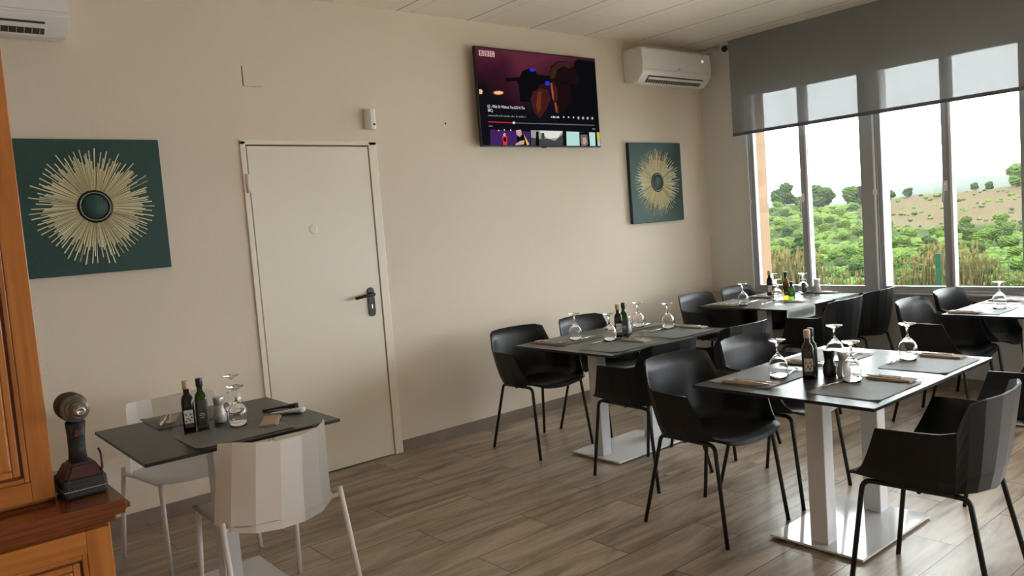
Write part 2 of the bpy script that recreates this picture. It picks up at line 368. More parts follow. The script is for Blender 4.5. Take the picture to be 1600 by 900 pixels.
# cable trunking in the corner under the ceiling
struct(MB().box((-.15, -.03, H - .05), (0, 0, H - .02), M['cream_plastic'], .003).box((-.03, -.27, H - .05), (0, 0, H - .02), M['cream_plastic'], .003).build('trim_4'))

# door
d = struct(empty('door_1', (DX0, 0, 0)))
W_ = DX1 - DX0
f = MB(); f.box((-.02, -.012, 0), (.012, .06, DZ + .018), M['door'], .003).box((W_ - .012, -.012, 0), (W_ + .045, .06, DZ + .018), M['door'], .003).box((-.02, -.012, DZ - .004), (W_ + .045, .06, DZ + .024), M['door'], .003)
f.build('door_frame', None, d)
l = MB(); l.box((.02, -.006, .006), (W_ - .018, .035, DZ - .012), M['door'], .002)
leaf = l.build('door_leaf', None, d)
MB().lathe([(0, .0012), (.02, .001), (.04, -.001), (0, -.001)], M['door'], 16, Matrix.Translation((.39, -.006, 1.53)) @ Matrix.Rotation(R_(90), 4, 'X')).build('dent', None, leaf)
for z in (1.82, .35):
    MB().tube([(.004, -.016, z - .055), (.004, -.016, z + .055)], .010, M['door']).box((.004, -.014, z - .045), (.04, -.005, z + .045), M['door']).build('hinge', None, d)
h = MB(); hx = W_ - .093
mt = Matrix.Translation((hx, -.006, 0)) @ Matrix.Rotation(R_(90), 4, 'X')
n_ = 12; poly = [(.024 * math.cos(PI * i / n_), 1.105 + .024 * math.sin(PI * i / n_)) for i in range(n_ + 1)] + [(-.024 * math.cos(PI * i / n_), .965 - .024 * math.sin(PI * i / n_)) for i in range(n_ + 1)]
h.prism(poly, 0, .010, M['black_metal'], mt)
h.tube([(hx, -.012, 1.085), (hx, -.055, 1.085), (hx - .05, -.062, 1.082), (hx - .135, -.058, 1.072)], [.011, .011, .010, .009], M['black_metal'], 12)
h.lathe([(.013, 0), (.013, .012), (.0, .012)], M['black_metal'], 16, Matrix.Translation((hx + .0, -.012, 1.085)) @ Matrix.Rotation(R_(90), 4, 'X'))
ho = h.build('door_handle', None, d)
MB().box((hx - .005, -.0185, .99), (hx + .005, -.0155, 1.02), M['steel'], .001).build('keyhole', None, ho)

# windows: aluminium frames, two leaves each, and the aluminium post between them
def rect_frame(b, x0, x1, y0, y1, z0, z1, t, m, bev=.003):
    b.box((x0, y0, z0), (x1, y0 + t, z1), m, bev).box((x0, y1 - t, z0), (x1, y1, z1), m, bev)
    b.box((x0, y0 + t, z0), (x1, y1 - t, z0 + t), m, bev).box((x0, y0 + t, z1 - t), (x1, y1 - t, z1), m, bev)
def window(i, ya, yb, ym, full):     # yb > ym > ya ; ym centre of the meeting stiles
    o = struct(empty('window_%d' % i, (0, (ya + yb) / 2, WZ0)))
    oy, oz = (ya + yb) / 2, WZ0
    f = MB(); rect_frame(f, .0, .075, ya - oy, yb - oy, 0, WZ1 - WZ0, .026, M['alu'])
    f.build('window_frame', None, o)
    if not full: return o
    f = MB()
    f.box((-.012, yb - oy - .012, .02), (.004, yb - oy - .001, WZ1 - WZ0), M['alu_light'], .002)
    f.box((-.03, ya - oy, -.012), (.02, yb - oy, .006), M['alu'], .003)
    f.build('window_trim', None, o)
    for (a, c, st) in ((ym, yb - .02, -1), (ya + .02, ym, 1)):
        lf = MB(); rect_frame(lf, .012, .058, a - oy, c - oy, .022, WZ1 - WZ0 - .022, .038, M['alu'])
        lo = lf.build('window_leaf', None, o)
        MB().box((.034, a - oy + .036, .058), (.038, c - oy - .036, WZ1 - WZ0 - .058), M['pane']).build('window_pane', None, lo)
    # bright edge of the second leaf at the meeting stile
    MB().box((.0, ym - oy - .036, .05), (.012, ym - oy - .018, WZ1 - WZ0 - .05), M['alu_light'], .002).build('meeting_strip', None, o)
    hn = MB(); hy = ym - oy + .012; z = .80
    hn.box((-.006, hy - .012, z - .03), (.012, hy + .012, z + .045), M['alu_light'], .003).tube([(-.006, hy, z + .02), (-.035, hy, z + .02), (-.037, hy + .008, z - .11)], [.008, .008, .007], M['cream_plastic'], 10, rb=.012)
    hn.build('window_handle', None, o)
    hn = MB(); hy = yb - oy - .012
    hn.box((-.022, hy - .016, z - .02), (-.010, hy + .016, z + .025), M['alu_light'], .003)
    hn.build('latch', None, o)
    return o
window(1, -1.55, -.45, -.985, True)
window(2, -2.65, -1.58, -2.12, True)
for i, (a, c) in enumerate(WINS[2:]): window(3 + i, a, c, (a + c) / 2, False)
# post between windows 1 and 2, with its outside bolt
b = MB(); b.box((-.012, -1.582, WZ0 - .02), (.10, -1.478, WZ1), M['alu'], .004)
struct(b.build('trim_5'))
struct(MB().box((-.022, -1.482, 1.47), (-.012, -1.462, 1.56), M['alu'], .003).tube([(-.02, -1.472, 1.465), (-.045, -1.472, 1.48), (-.045, -1.472, 1.55), (-.02, -1.472, 1.565)], .006, M['alu'], 8, rb=.01).build('trim_6'))

# ------------------------------------------------------------------ roller blind
o = empty('roller_blind', (-.10, -1.6, 2.10))
b = MB(); b.box((-.0008, -1.23, .02), (.0008, 1.215, H - 2.10 - .002), M['blind']); b.build('fabric', None, o)
MB().box((-.007, -1.23, -.004), (.007, 1.215, .024), M['blind_bar'], .003).build('bottom_bar', None, o)
MB().tube([(.05, -1.22, H - 2.10 - .04), (.05, 1.205, H - 2.10 - .04)], .03, M['blind_bar'], 16).build('roller', None, o)
tag(o, 'wide grey see-through roller blind half lowered over both windows', 'roller blind')

o = empty('roller_blind', (-.10, -5.3, 1.85))  # unseen blind added here, hung low to darken the upper walls
MB().box((-.0008, -2.4, .02), (.0008, 2.35, H - 1.85 - .002), M['blind']).build('fabric', None, o); MB().box((-.007, -2.4, -.004), (.007, 2.35, .024), M['blind_bar'], .003).build('bottom_bar', None, o)
tag(o, 'unseen grey roller blind added over the further windows to dim the upper walls', 'roller blind')

# ------------------------------------------------------------------ air conditioners
def ac(x0, x1, z0, z1, label, show):
    o = empty('air_conditioner', ((x0 + x1) / 2, 0, z0)); w = (x1 - x0) / 2; h = z1 - z0; D = .21
    prof = [(0, 0.02), (-.05, .0), (-.13, .0), (-.185, .05), (-D, .085), (-D - .004, h * .6), (-D + .004, h - .012), (-D + .02, h), (0, h)]
    n = len(prof); vs = [(-w, y, z) for y, z in prof] + [(w, y, z) for y, z in prof]
    fs = [list(range(n)), [n + i for i in range(n)][::-1]] + [[i, (i + 1) % n, n + (i + 1) % n, n + i] for i in range(n)]
    bm = bmesh.new(); V = [bm.verts.new(v) for v in vs]; [bm.faces.new([V[i] for i in q]) for q in fs]
    bmesh.ops.bevel(bm, geom=bm.edges[:], offset=.006, segments=2, affect='EDGES'); MB().bm(bm, M['white_plastic']).build('casing', None, o)
    # outlet slot on the sloping underside
    mt = Matrix.Translation((0, -.166, .030)) @ Matrix.Rotation(R_(-41), 4, 'X')
    MB().box((-w + .10, -.034, -.003), (w - .10, .034, .004), M['ac_dark'], 0, mt).build('air_outlet', None, o)
    fl = MB().box((-w + .095, -.030, -.013), (w - .095, -.006, -.007), M['white_plastic'], .002, mt)
    for i in range(22):
        x = -w + .12 + i * (2 * w - .24) / 21; fl.box((x - .001, .004, -.006), (x + .001, .030, -.003), M['cream_plastic'], 0, mt)
    fl.build('louvre', None, o)
    pb = MB().box((-w + .003, -D - .0075, .10), (w - .003, -D - .003, .103), M['cream_plastic']); pb.build('panel_seam', None, o)
    mtx = lambda x, z: Matrix.Translation((x, -D - .0055, z)) @ Matrix.Rotation(R_(90), 4, 'X')
    if show:
        MB().box((-.012, -D - .0062, .118), (.028, -D - .0052, .124), M['button'], .0004).build('maker_mark', None, o)
        arr_text('21', .034, em('display_digits', (.75, .85, 1), .6), 'display', o, mtx(w - .14, .20))
    tag(o, label, 'air conditioner'); return o
ac(-1.06, -.13, 2.565, 2.85, 'white wall air conditioner in the corner beside the right painting, small lit display', True)
ac(-6.20, -5.28, 2.545, 2.83, 'white wall air conditioner cut off at the top left above the big painting', False)

# ------------------------------------------------------------------ paintings
def painting(xc, zc, s, label, seed):
    o = empty('sunburst_painting', (xc, 0, zc - s / 2)); random.seed(seed)
    c = MB().box((-s / 2, -.035, -s / 2), (s / 2, -.003, s / 2), M['sunburst_green'], .003).build('canvas', None, o, (0, 0, s / 2))
    g = MB(); R0, N = s * .116, 200
    for i in range(N):
        a = 2 * PI * (i + random.uniform(-.3, .3)) / N
        r1 = s * (random.uniform(.38, .445) if i % 3 == 0 else random.uniform(.27, .385)); w0 = s * .0016; w1 = s * (.0046 if i % 3 == 0 else .0040)
        d = Vector((math.sin(a), 0, math.cos(a))); p = Vector((math.cos(a), 0, -math.sin(a))); y = Vector((0, -.0355, 0)); y2 = Vector((0, -.0385, 0)); z = Vector((0, 0, s / 2))
        vs = [d * R0 - p * w0 + y, d * R0 + p * w0 + y, d * r1 + p * w1 + y, d * r1 - p * w1 + y, d * R0 + y2, d * r1 * .995 + y2]
        g.add([v + z for v in vs], [[0, 1, 4], [1, 2, 5, 4], [3, 0, 4, 5], [2, 3, 5]], M['gold'])
    g.build('gold_rays', None, o)
    mt = Matrix.Translation((0, -.035, s / 2)) @ Matrix.Rotation(R_(90), 4, 'X')
    MB().lathe([(s * .118, 0), (s * .122, .004), (s * .108, .007), (s * .095, .005), (s * .092, 0)], M['black_plastic'], 40, mt, caps=False).build('ring', None, o)
    MB().lathe([(s * .105, .0055), (s * .103, .008), (s * .101, .0055)], M['gold'], 40, mt, caps=False).build('gold_rim', None, o)
    MB().lathe([(s * .092, 0), (s * .088, .003), (0, .003)], M['sunburst_green'], 40, mt).build('centre_disc', None, o)
    tag(o, label, 'painting', None); return o
painting(-5.221, 1.720, .689, 'big green canvas with gold sunburst left of the white door', 3)
painting(-.752, 1.738, .689, 'green canvas with gold sunburst below the right air conditioner', 5)

# ------------------------------------------------------------------ television
TX0, TX1, TZ0, TZ1 = -2.695, -1.475, 2.035, 2.742
TW, TH = TX1 - TX0, TZ1 - TZ0
tv = empty('television', ((TX0 + TX1) / 2, 0, TZ0)); tag(tv, 'wall television with thin black bezel playing a music video', 'television')
MB().box((-TW / 2, -.075, 0), (TW / 2, -.05, TH), M['black_plastic'], .003).box((-TW / 2 + .15, -.05, .08), (TW / 2 - .15, -.03, TH - .2), M['black_plastic'], .005).build('casing', None, tv)
MB().box((-.2, -.03, .2), (.2, 0, .45), M['black_metal'], .003).build('wall_bracket', None, tv)
sw, sh = TW - .016, TH - .020
def suv(px, py):    # crop pixels of the shown picture -> metres on the screen from its lower left
    l = 90 + 38 * (py - 100) / 703; r = 937 + 18 * (py - 190) / 622; t = 100 + 90 * (px - 90) / 847; bt = 803 + 9 * (px - 128) / 827
    u = (px - l) / (r - l); v = (py - t) / (bt - t); u = min(max(u, .007), .993); v = min(max(v, .012), .985)
    return (-TW / 2 + u * TW, (1 - v) * TH)
def scr_mat():
    m = bpy.data.materials.new('screen_background'); m.use_nodes = True; n = m.node_tree.nodes; L = m.node_tree.links; n.clear()
    o = n.new('ShaderNodeOutputMaterial'); e = n.new('ShaderNodeEmission'); t = n.new('ShaderNodeTexCoord'); s = n.new('ShaderNodeSeparateXYZ'); L.new(t.outputs['Object'], s.inputs[0])
    no = n.new('ShaderNodeTexNoise'); no.inputs['Scale'].default_value = 3.5; L.new(t.outputs['Object'], no.inputs[0])
    # picture brightness: maroon wall behind the singer, darker below and right
    a = math_(n, L, 'MULTIPLY_ADD', s.outputs[2], 2.2, -.62); a = math_(n, L, 'SUBTRACT', a, math_(n, L, 'MULTIPLY', math_(n, L, 'ABSOLUTE', math_(n, L, 'ADD', s.outputs[0], .15)), .9))
    a = math_(n, L, 'ADD', a, math_(n, L, 'MULTIPLY_ADD', no.outputs[0], .9, -.35))
    r = n.new('ShaderNodeValToRGB'); L.new(a, r.inputs[0]); el = r.color_ramp.elements
    el[0].position = 0; el[0].color = (.006, .006, .009, 1); el[1].position = .85; el[1].color = (.105, .02, .038, 1); q = el.new(.4); q.color = (.040, .008, .018, 1)
    L.new(r.outputs[0], e.inputs[0]); e.inputs[1].default_value = .42; L.new(e.outputs[0], o.inputs[0]); return m
scr = MB().box((-sw / 2, -.0762, .010), (sw / 2, -.0748, .010 + sh), scr_mat()).build('screen', None, tv)
EM = {k: em('screen_' + k, v, .42) for k, v in dict(black=(.004, .004, .006), hair=(.013, .005, .005), hairlit=(.042, .016, .010), skin=(.055, .013, .012), skinlit=(.33, .085, .06), orange=(.16, .03, .012), amber=(1, .55, .25), blue=(.02, .04, .75), white=(.80, .76, .74),
      grey=(.22, .21, .2), red=(.75, .03, .05), purple=(.055, .02, .12), pinkish=(.62, .38, .36), mist=(.36, .37, .33), rock=(.06, .065, .06), pale=(.80, .80, .74), teal=(.50, .78, .72), face=(.22, .15, .13), facelit=(.50, .36, .33), yellow=(.70, .55, .08), lblue=(.45, .62, .75), dim=(.12, .11, .12)).items()}
def shape(b, pts, col, k):      # thin flat picture shape on the screen, k = stacking order
    P = [suv(*p) for p in pts]; y0 = -.0762 - .00012 * k; y1 = y0 - .0001
    n = len(P); b.add([(x, y0, z) for x, z in P] + [(x, y1, z) for x, z in P], [list(range(n)), [n + i for i in range(n)]] + [[i, (i + 1) % n, n + (i + 1) % n, n + i] for i in range(n)], EM[col])
def ell(cx, cy, rx, ry, n=18, a0=0): return [(cx + rx * math.cos(a0 + 2 * PI * i / n), cy + ry * math.sin(a0 + 2 * PI * i / n)) for i in range(n)]
b = MB()
shape(b, [(288, 325), (380, 318), (400, 275), (430, 262), (480, 262), (500, 300), (590, 310), (595, 345), (520, 370), (480, 430), (470, 490), (380, 490), (372, 380), (360, 345), (290, 348)], 'black', 1)
shape(b, [(770, 215), (800, 195), (937, 215), (945, 620), (640, 640), (600, 500), (780, 400)], 'black', 1)
shape(b, [(448, 470), (470, 420), (520, 395), (570, 405), (590, 470), (560, 540), (510, 610), (470, 560)], 'skin', 2)
shape(b, [(500, 425), (525, 415), (518, 540), (500, 570), (486, 520)], 'orange', 3)
shape(b, [(590, 340), (620, 300), (700, 290), (800, 330), (820, 420), (790, 520), (720, 600), (640, 620), (600, 500)], 'black', 3)
shape(b, [(592, 355), (640, 345), (735, 380), (745, 480), (700, 540), (640, 580), (612, 560), (600, 470)], 'hair', 4)
shape(b, [(592, 360), (612, 350), (640, 400), (640, 470), (625, 520), (646, 520), (644, 580), (622, 560), (604, 470)], 'skin', 5)
shape(b, [(592, 362), (602, 358), (612, 420), (612, 480), (602, 470)], 'skinlit', 6)
shape(b, [(618, 500), (630, 500), (634, 570), (624, 560)], 'skinlit', 6)
shape(b, [(580, 300), (600, 240), (650, 208), (720, 210), (770, 250), (800, 310), (800, 380), (740, 370), (690, 350), (640, 345), (592, 352)], 'hair', 6)
shape(b, [(585, 300), (605, 250), (655, 215), (720, 212), (765, 240), (735, 262), (690, 240), (640, 270), (630, 320), (600, 330)], 'hairlit', 7)
shape(b, ell(468, 268, 20, 12), 'blue', 7); shape(b, ell(570, 362, 16, 16), 'blue', 7)
b.build('picture_singer', None, scr)
b = MB(); shape(b, ell(238, 428, 38, 18), 'orange', 2); shape(b, ell(238, 428, 30, 12), 'amber', 3); b.build('stage_light', None, scr)
b = MB(); shape(b, [(116, 404), (134, 406), (138, 420), (134, 437), (118, 438)], 'amber', 3); b.build('stage_light', None, scr)
b = MB()
shape(b, [(168, 628), (332, 636), (332, 641), (168, 634)], 'red', 8); shape(b, [(332, 636), (910, 655), (910, 660), (332, 641)], 'grey', 8); shape(b, ell(333, 638, 9, 9), 'white', 9)
b.build('progress_bar', None, scr)
for x in (681, 717, 753):
    b = MB(); shape(b, [(x - 6, 592 + (x - 681) * .03), (x + 7, 599 + (x - 681) * .03), (x - 6, 606 + (x - 681) * .03)], 'white', 9); b.build('playback_button', None, scr)
for x in (789, 824, 859, 895):
    b = MB(); shape(b, ell(x, 605 + (x - 789) * .03, 11, 13), 'dim', 9); shape(b, ell(x, 605 + (x - 789) * .03, 5, 6), 'white', 10); b.build('playback_button', None, scr)
b = MB()
shape(b, [(180, 685), (438, 700), (438, 806), (180, 806)], 'purple', 8)
shape(b, [(345, 690), (378, 686), (384, 720), (370, 740), (350, 722)], 'pinkish', 9); shape(b, [(350, 735), (400, 715), (414, 800), (350, 800)], 'black', 9); shape(b, [(372, 765), (400, 760), (396, 790), (340, 800), (340, 786)], 'pinkish', 10)
shape(b, [(395, 715), (432, 790), (415, 795)], 'yellow', 10)
shape(b, ell(270, 722, 9, 12), 'pinkish', 9); shape(b, [(255, 730), (288, 732), (286, 795), (262, 795)], 'red', 9); shape(b, [(262, 740), (282, 742), (280, 770), (264, 768)], 'black', 10)
for x, y in ((234, 692), (270, 688), (311, 690)): shape(b, ell(x, y, 4, 5), 'white', 10)
b.build('thumbnail_stage', None, scr)
b = MB()
shape(b, [(445, 690), (668, 698), (668, 806), (445, 806)], 'mist', 8); shape(b, [(500, 692), (668, 698), (630, 745), (560, 750)], 'pale', 9)
shape(b, [(445, 740), (500, 752), (560, 750), (610, 765), (668, 720), (668, 806), (445, 806)], 'rock', 9)
shape(b, [(480, 700), (497, 700), (500, 800), (474, 800)], 'black', 10); shape(b, [(518, 712), (536, 708), (540, 795), (528, 800), (514, 740)], 'rock', 10)
b.build('thumbnail_mountain', None, scr)
b = MB()
shape(b, [(695, 700), (912, 708), (912, 808), (695, 808)], 'teal', 8); shape(b, [(790, 704), (865, 706), (870, 806), (790, 806)], 'black', 9)
shape(b, [(800, 725), (848, 722), (856, 790), (840, 806), (808, 806), (798, 780)], 'face', 10); shape(b, [(815, 745), (840, 745), (846, 770), (830, 795), (814, 785)], 'facelit', 11)
b.build('thumbnail_portrait', None, scr)
b = MB(); shape(b, [(926, 706), (948, 707), (950, 770), (928, 770)], 'yellow', 8); shape(b, [(928, 770), (950, 770), (952, 806), (930, 806)], 'lblue', 8); b.build('thumbnail_edge', None, scr)
def stx(px, py, k=9): x, z = suv(px, py); return Matrix.Translation((x, -.0762 - .00012 * k, z)) @ Matrix.Rotation(R_(90), 4, 'X')
b = MB()
for x in (118, 153, 187): shape(b, [(x, 131 + (x - 118) * .09), (x + 30, 134 + (x - 118) * .09), (x + 32, 174 + (x - 118) * .09), (x + 1, 171 + (x - 118) * .09)], 'pinkish', 8)
b.build('channel_logo', None, scr)
for ch, x in (('B', 125), ('B', 159), ('C', 193)): arr_text(ch, .046, EM['hair'], 'logo_letter', scr, stx(x, 166 + (x - 118) * .09, 10))
arr_text('U2 - With Or Without You (U2 At The', .030, EM['white'], 'video_title', scr, stx(166, 532) @ Matrix.Scale(.72, 4, (1, 0, 0)))
arr_text('BBC)', .030, EM['white'], 'video_title', scr, stx(168, 560) @ Matrix.Scale(.72, 4, (1, 0, 0)))
def scribble(name, x0, x1, y, h, sl, col):     # lettering too small to read in the photo
    rr = random.Random(int(x0)); b = MB(); x = x0
    while x < x1:
        w_ = rr.uniform(2.5, 5.5)
        if rr.random() > .14: yy = y + (x - x0) * sl; k_ = h * rr.choice((.7, .7, 1)); shape(b, [(x, yy - k_), (x + w_, yy - k_), (x + w_, yy), (x, yy)], col, 9)
        x += w_ + 1.1
    tag(b.build(name, None, scr), kind='stuff')
scribble('video_subtitle', 168, 408, 592, 11, .04, 'grey'); scribble('button_text', 588, 644, 603, 14, .05, 'white')
scribble('time_text', 172, 196, 664, 11, .02, 'grey'); scribble('time_text', 892, 912, 688, 11, .02, 'grey')
MB().box((-.02, -.072, -.008), (.02, -.056, 0), M['black_plastic'], .002).build('sensor', None, tv)

# ------------------------------------------------------------------ small wall devices
o = empty('motion_detector', (-3.553, 0, 2.145))
MB().box((-.032, -.012, .01), (.032, 0, .12), M['white_plastic'], .004).build('bracket', None, o)
MB().prism([(-.034, -.012), (-.030, -.045), (-.012, -.06), (.012, -.06), (.030, -.045), (.034, -.012)], 0, .128, M['white_plastic']).build('casing', None, o)
MB().lathe([(.009, 0), (.007, .003), (0, .004)], M['black_plastic'], 14, Matrix.Translation((.008, -.059, .03)) @ Matrix.Rotation(R_(90), 4, 'X')).build('lens', None, o)
tag(o, 'small white motion detector on the wall above the door', 'motion detector')
o = empty('security_camera', (-.055, -.31, 2.934))
MB().lathe([(.046, -.0), (.048, -.012), (.042, -.020), (0, -.020)], M['white_plastic'], 28).build('mount', None, o)
bm = bmesh.new(); bmesh.ops.create_uvsphere(bm, u_segments=28, v_segments=18, radius=.040); MB().bm(bm, M['white_plastic'], True, Matrix.Translation((0, 0, -.048))).build('ball', None, o)
mt = Matrix.Translation((-.0, 0, -.048)) @ (Vector((-.78, -.58, -.28)).to_track_quat('Z', 'Y').to_matrix().to_4x4())
MB().lathe([(.026, .029), (.027, .036), (.020, .0405), (0, .0415)], M['black_plastic'], 24, mt).build('lens', None, o)
tag(o, 'small white dome security camera on the ceiling in the corner', 'security camera')

# ------------------------------------------------------------------ chairs
def shell_black():
    # columns around the U, from the left arm front to the right arm front: (x, y) at seat level and at top, plus top height
    seat = [(.222, .205), (.222, .06), (.212, -.07), (.196, -.120), (.177, -.146), (.142, -.172), (.080, -.192), (.0, -.198)]
    arm = [(.280, .105), (.280, .02), (.268, -.10), (.250, -.148), (.226, -.184), (.184, -.220), (.104, -.246), (.0, -.254)]
    ht = [.658, .660, .660, .668, .762, .776, .778, .779]
    cols = [(-x, y, X, Y, h, -1) for (x, y), (X, Y), h in zip(seat, arm, ht)]
    B = [Vector((-x, y, .444 + (.02 if y > 0 else 0) * y / .2)) for (x, y) in seat] + [Vector((x, y, .444 + (.02 if y > 0 else 0) * y / .2)) for (x, y) in seat[::-1][1:]]
    T = []
    for k, ((x, y), h) in enumerate(zip(arm, ht)):
        f = (h - .66) / .119; T.append((x, y - .0 * f, h))
    # the back corner: lean of the back above arm level is in the outline itself
    T = [Vector((-x, y, h)) for x, y, h in T] + [Vector((x, y, h)) for x, y, h in T[::-1][1:]]
    # extra columns for the steep step from arm to back
    def ins(i, f, h, lst_b, lst_t):
        pass
    bm = bmesh.new(); rows = 5; grid = []
    for k in range(len(B)):
        col = []
        for r in range(rows + 1):
            t = r / rows; s_ = t ** .72
            p = Vector((B[k].x + (T[k].x - B[k].x) * s_, B[k].y + (T[k].y - B[k].y) * s_, B[k].z + (T[k].z - B[k].z) * t)); col.append(bm.verts.new(p))
        grid.append(col)
    for k in range(len(grid) - 1):
        for r in range(rows): bm.faces.new([grid[k][r], grid[k + 1][r], grid[k + 1][r + 1], grid[k][r + 1]])
    # seat pan: strips between mirrored columns, dished
    n = len(seat); across = []
    front = [(.150, .250, .438), (.195, .242, .454)]
    def strip(a, c):
        r = []
        for j in range(9):
            t = j / 8; p = a.lerp(c, t); p.z -= .016 * math.sin(PI * t); r.append(p)
        return r
    rowsv = []
    for x, y, z in front: rowsv.append([bm.verts.new(p) for p in strip(Vector((-x, y, z)), Vector((x, y, z)))])
    for k in range(n - 1):
        st = strip(B[k], B[-1 - k]); rowsv.append([grid[k][0]] + [bm.verts.new(p) for p in st[1:-1]] + [grid[-1 - k][0]])
    for a in range(len(rowsv) - 1):
        for j in range(8): bm.faces.new([rowsv[a][j], rowsv[a][j + 1], rowsv[a + 1][j + 1], rowsv[a + 1][j]])
    last = rowsv[-1]; bm.faces.new([last[j] for j in range(9)] + [grid[n - 1][0]])
    bmesh.ops.recalc_face_normals(bm, faces=bm.faces)
    bmesh.ops.solidify(bm, geom=bm.faces[:], thickness=.008)
    bm.normal_update(); out = MB(); vs = [v.co.copy() for v in bm.verts]; bm.verts.index_update(); ins_, flat = [], []
    for f in bm.faces:
        c = f.calc_center_median(); inner = f.normal.dot(Vector((0, .02, .75)) - c) > .02 and f.calc_area() > .0004
        (ins_ if inner else flat).append([v.index for v in f.verts])
    bm.free(); out.v = [tuple(v) for v in vs]; k = out.mi(M['chair_black'])
    for fl, q in ((ins_, True), (flat, False)):
        for f in fl: out.f.append(f); out.m.append(k); out.sm.append(q)
    return out
def leg_tube(b, foot, bend, end, r, m): b.tube([foot, bend, end], r, m, 12, rb=.03)
def make_black_chair():
    o = empty('armchair'); shell_black().build('shell', None, o)
    m = M['leg_black']; r = .0095
    for s_ in (-1, 1):
        MB().tube([(s_ * .225, .240, 0), (s_ * .205, .185, .442), (s_ * .200, .10, .440)], r, m, 12, rb=.035).build('leg', None, o)
        MB().tube([(s_ * .222, -.240, 0), (s_ * .168, -.155, .424), (s_ * .176, -.10, .430)], r, m, 12, rb=.035).build('leg', None, o)
        MB().tube([(s_ * .200, .11, .440), (s_ * .176, -.11, .430)], r, m, 12).build('side_rail', None, o)
    MB().tube([(-.188, .0, .426), (.188, .0, .426)], .008, m, 10).build('cross_rail', None, o)
    o['category'] = 'chair'; return o
def make_white_chair():
    o = empty('dining_chair'); m = M['leg_white']
    # seat
    bm = bmesh.new(); rows = []
    for y, hw, z in ((.232, .175, .428), (.225, .215, .436), (.16, .232, .441), (0, .234, .436), (-.12, .225, .432), (-.19, .17, .432), (-.222, .07, .434)):
        rows.append([bm.verts.new((hw * (2 * j / 10 - 1), y, z - .012 * math.sin(PI * j / 10))) for j in range(11)])
    for a in range(len(rows) - 1):
        for j in range(10): bm.faces.new([rows[a][j], rows[a][j + 1], rows[a + 1][j + 1], rows[a + 1][j]])
    bmesh.ops.solidify(bm, geom=bm.faces[:], thickness=.009); MB().bm(bm, M['chair_white'], True).build('seat', None, o)
    # faceted wrap-around backrest
    xs = [-.236, -.205, -.135, -.046, .046, .135, .205, .236]; yb = [-.065, -.135, -.190, -.218, -.218, -.190, -.135, -.065]
    zb = [.436, .412, .398, .393, .393, .398, .412, .436]; zt = [.742, .752, .744, .737, .737, .744, .752, .742]; off = .045
    bm = bmesh.new(); grid = []
    for k in range(8):
        col = []
        for r in range(7):
            t = r / 6; x = xs[k] * (1.02 - .11 * t); y = yb[k] - off * t ** 1.2; z = zb[k] + (zt[k] - zb[k]) * t
            if k in (0, 7): x *= (1 - .0 * t)
            col.append(bm.verts.new((x, y, z)))
        grid.append(col)
    for k in range(7):
        for r in range(6): bm.faces.new([grid[k][r], grid[k + 1][r], grid[k + 1][r + 1], grid[k][r + 1]])
    bmesh.ops.solidify(bm, geom=bm.faces[:], thickness=.009); MB().bm(bm, M['chair_white']).build('backrest', None, o)
    for s_ in (-1, 1):
        MB().tube([(s_ * .215, .225, 0), (s_ * .205, .185, .425)], .0105, m, 12).build('leg', None, o)
        MB().tube([(s_ * .255, -.245, 0), (s_ * .243, -.150, .46)], .0105, m, 12).build('leg', None, o)
        MB().tube([(s_ * .203, .18, .420), (s_ * .20, -.10, .408), (s_ * .243, -.153, .432)], .009, m, 10, rb=.03).build('side_rail', None, o)
    MB().tube([(-.20, .0, .412), (.20, .0, .412)], .008, m, 10).build('cross_rail', None, o)
    o['category'] = 'chair'; return o
G = 'black armchairs around the dark tables'
N_, F_ = 0, PI     # facing +Y (away from camera), facing -Y
for x, y, rz, lab in (
    (-2.855, -.68, F_ - .02, 'black armchair by the long wall, leftmost at the table under the television'),
    (-2.26, -.70, F_ + .03, 'black armchair by the long wall beside the leftmost one, under the television'),
    (-2.87, -1.63, N_ - .03, 'black armchair seen from behind, left on the near side of the television table'),
    (-2.18, -1.63, N_ - .03, 'black armchair mostly hidden, right on the near side of the television table'),
    (-3.225, -2.31, F_ - .04, 'black armchair at the left end of the nearest dark table, seat fully in view'),
    (-2.635, -2.31, F_, 'black armchair on the far side of the nearest dark table, right of its neighbour'),
    (-3.265, -3.335, N_ + .06, 'black armchair in the right foreground with its faceted back to the camera'),
    (-2.15, -3.32, N_, 'black armchair cut by the right edge behind the foreground armchair'),
    (-.855, -.635, F_, 'black armchair left on the wall side of the corner table by the window'),
    (-.295, -.65, F_, 'black armchair in the very corner, right on the wall side of the corner table'),
    (-.91, -1.595, N_ - .02, 'black armchair with its back to us on the near side of the corner table'),
    (-.335, -1.56, N_ - .02, 'black armchair under the window post at the right of the corner table'),
    (-.91, -2.425, F_, 'black armchair at the left of the right-edge table, nearer of the two'),
    (-.33, -2.425, F_, 'black armchair closest to the window wall at the right-edge table')):
    place('black', make_black_chair, (x, y, 0), rz, lab, G)
GW = 'white chairs at the small table'
place('white', make_white_chair, (-5.047, -1.515, 0), N_ + .05, 'white chair in front of the small table with its faceted back to us', GW)
place('white', make_white_chair, (-5.08, -.64, 0), F_ + .10, 'white chair between the small table and the wall', GW)

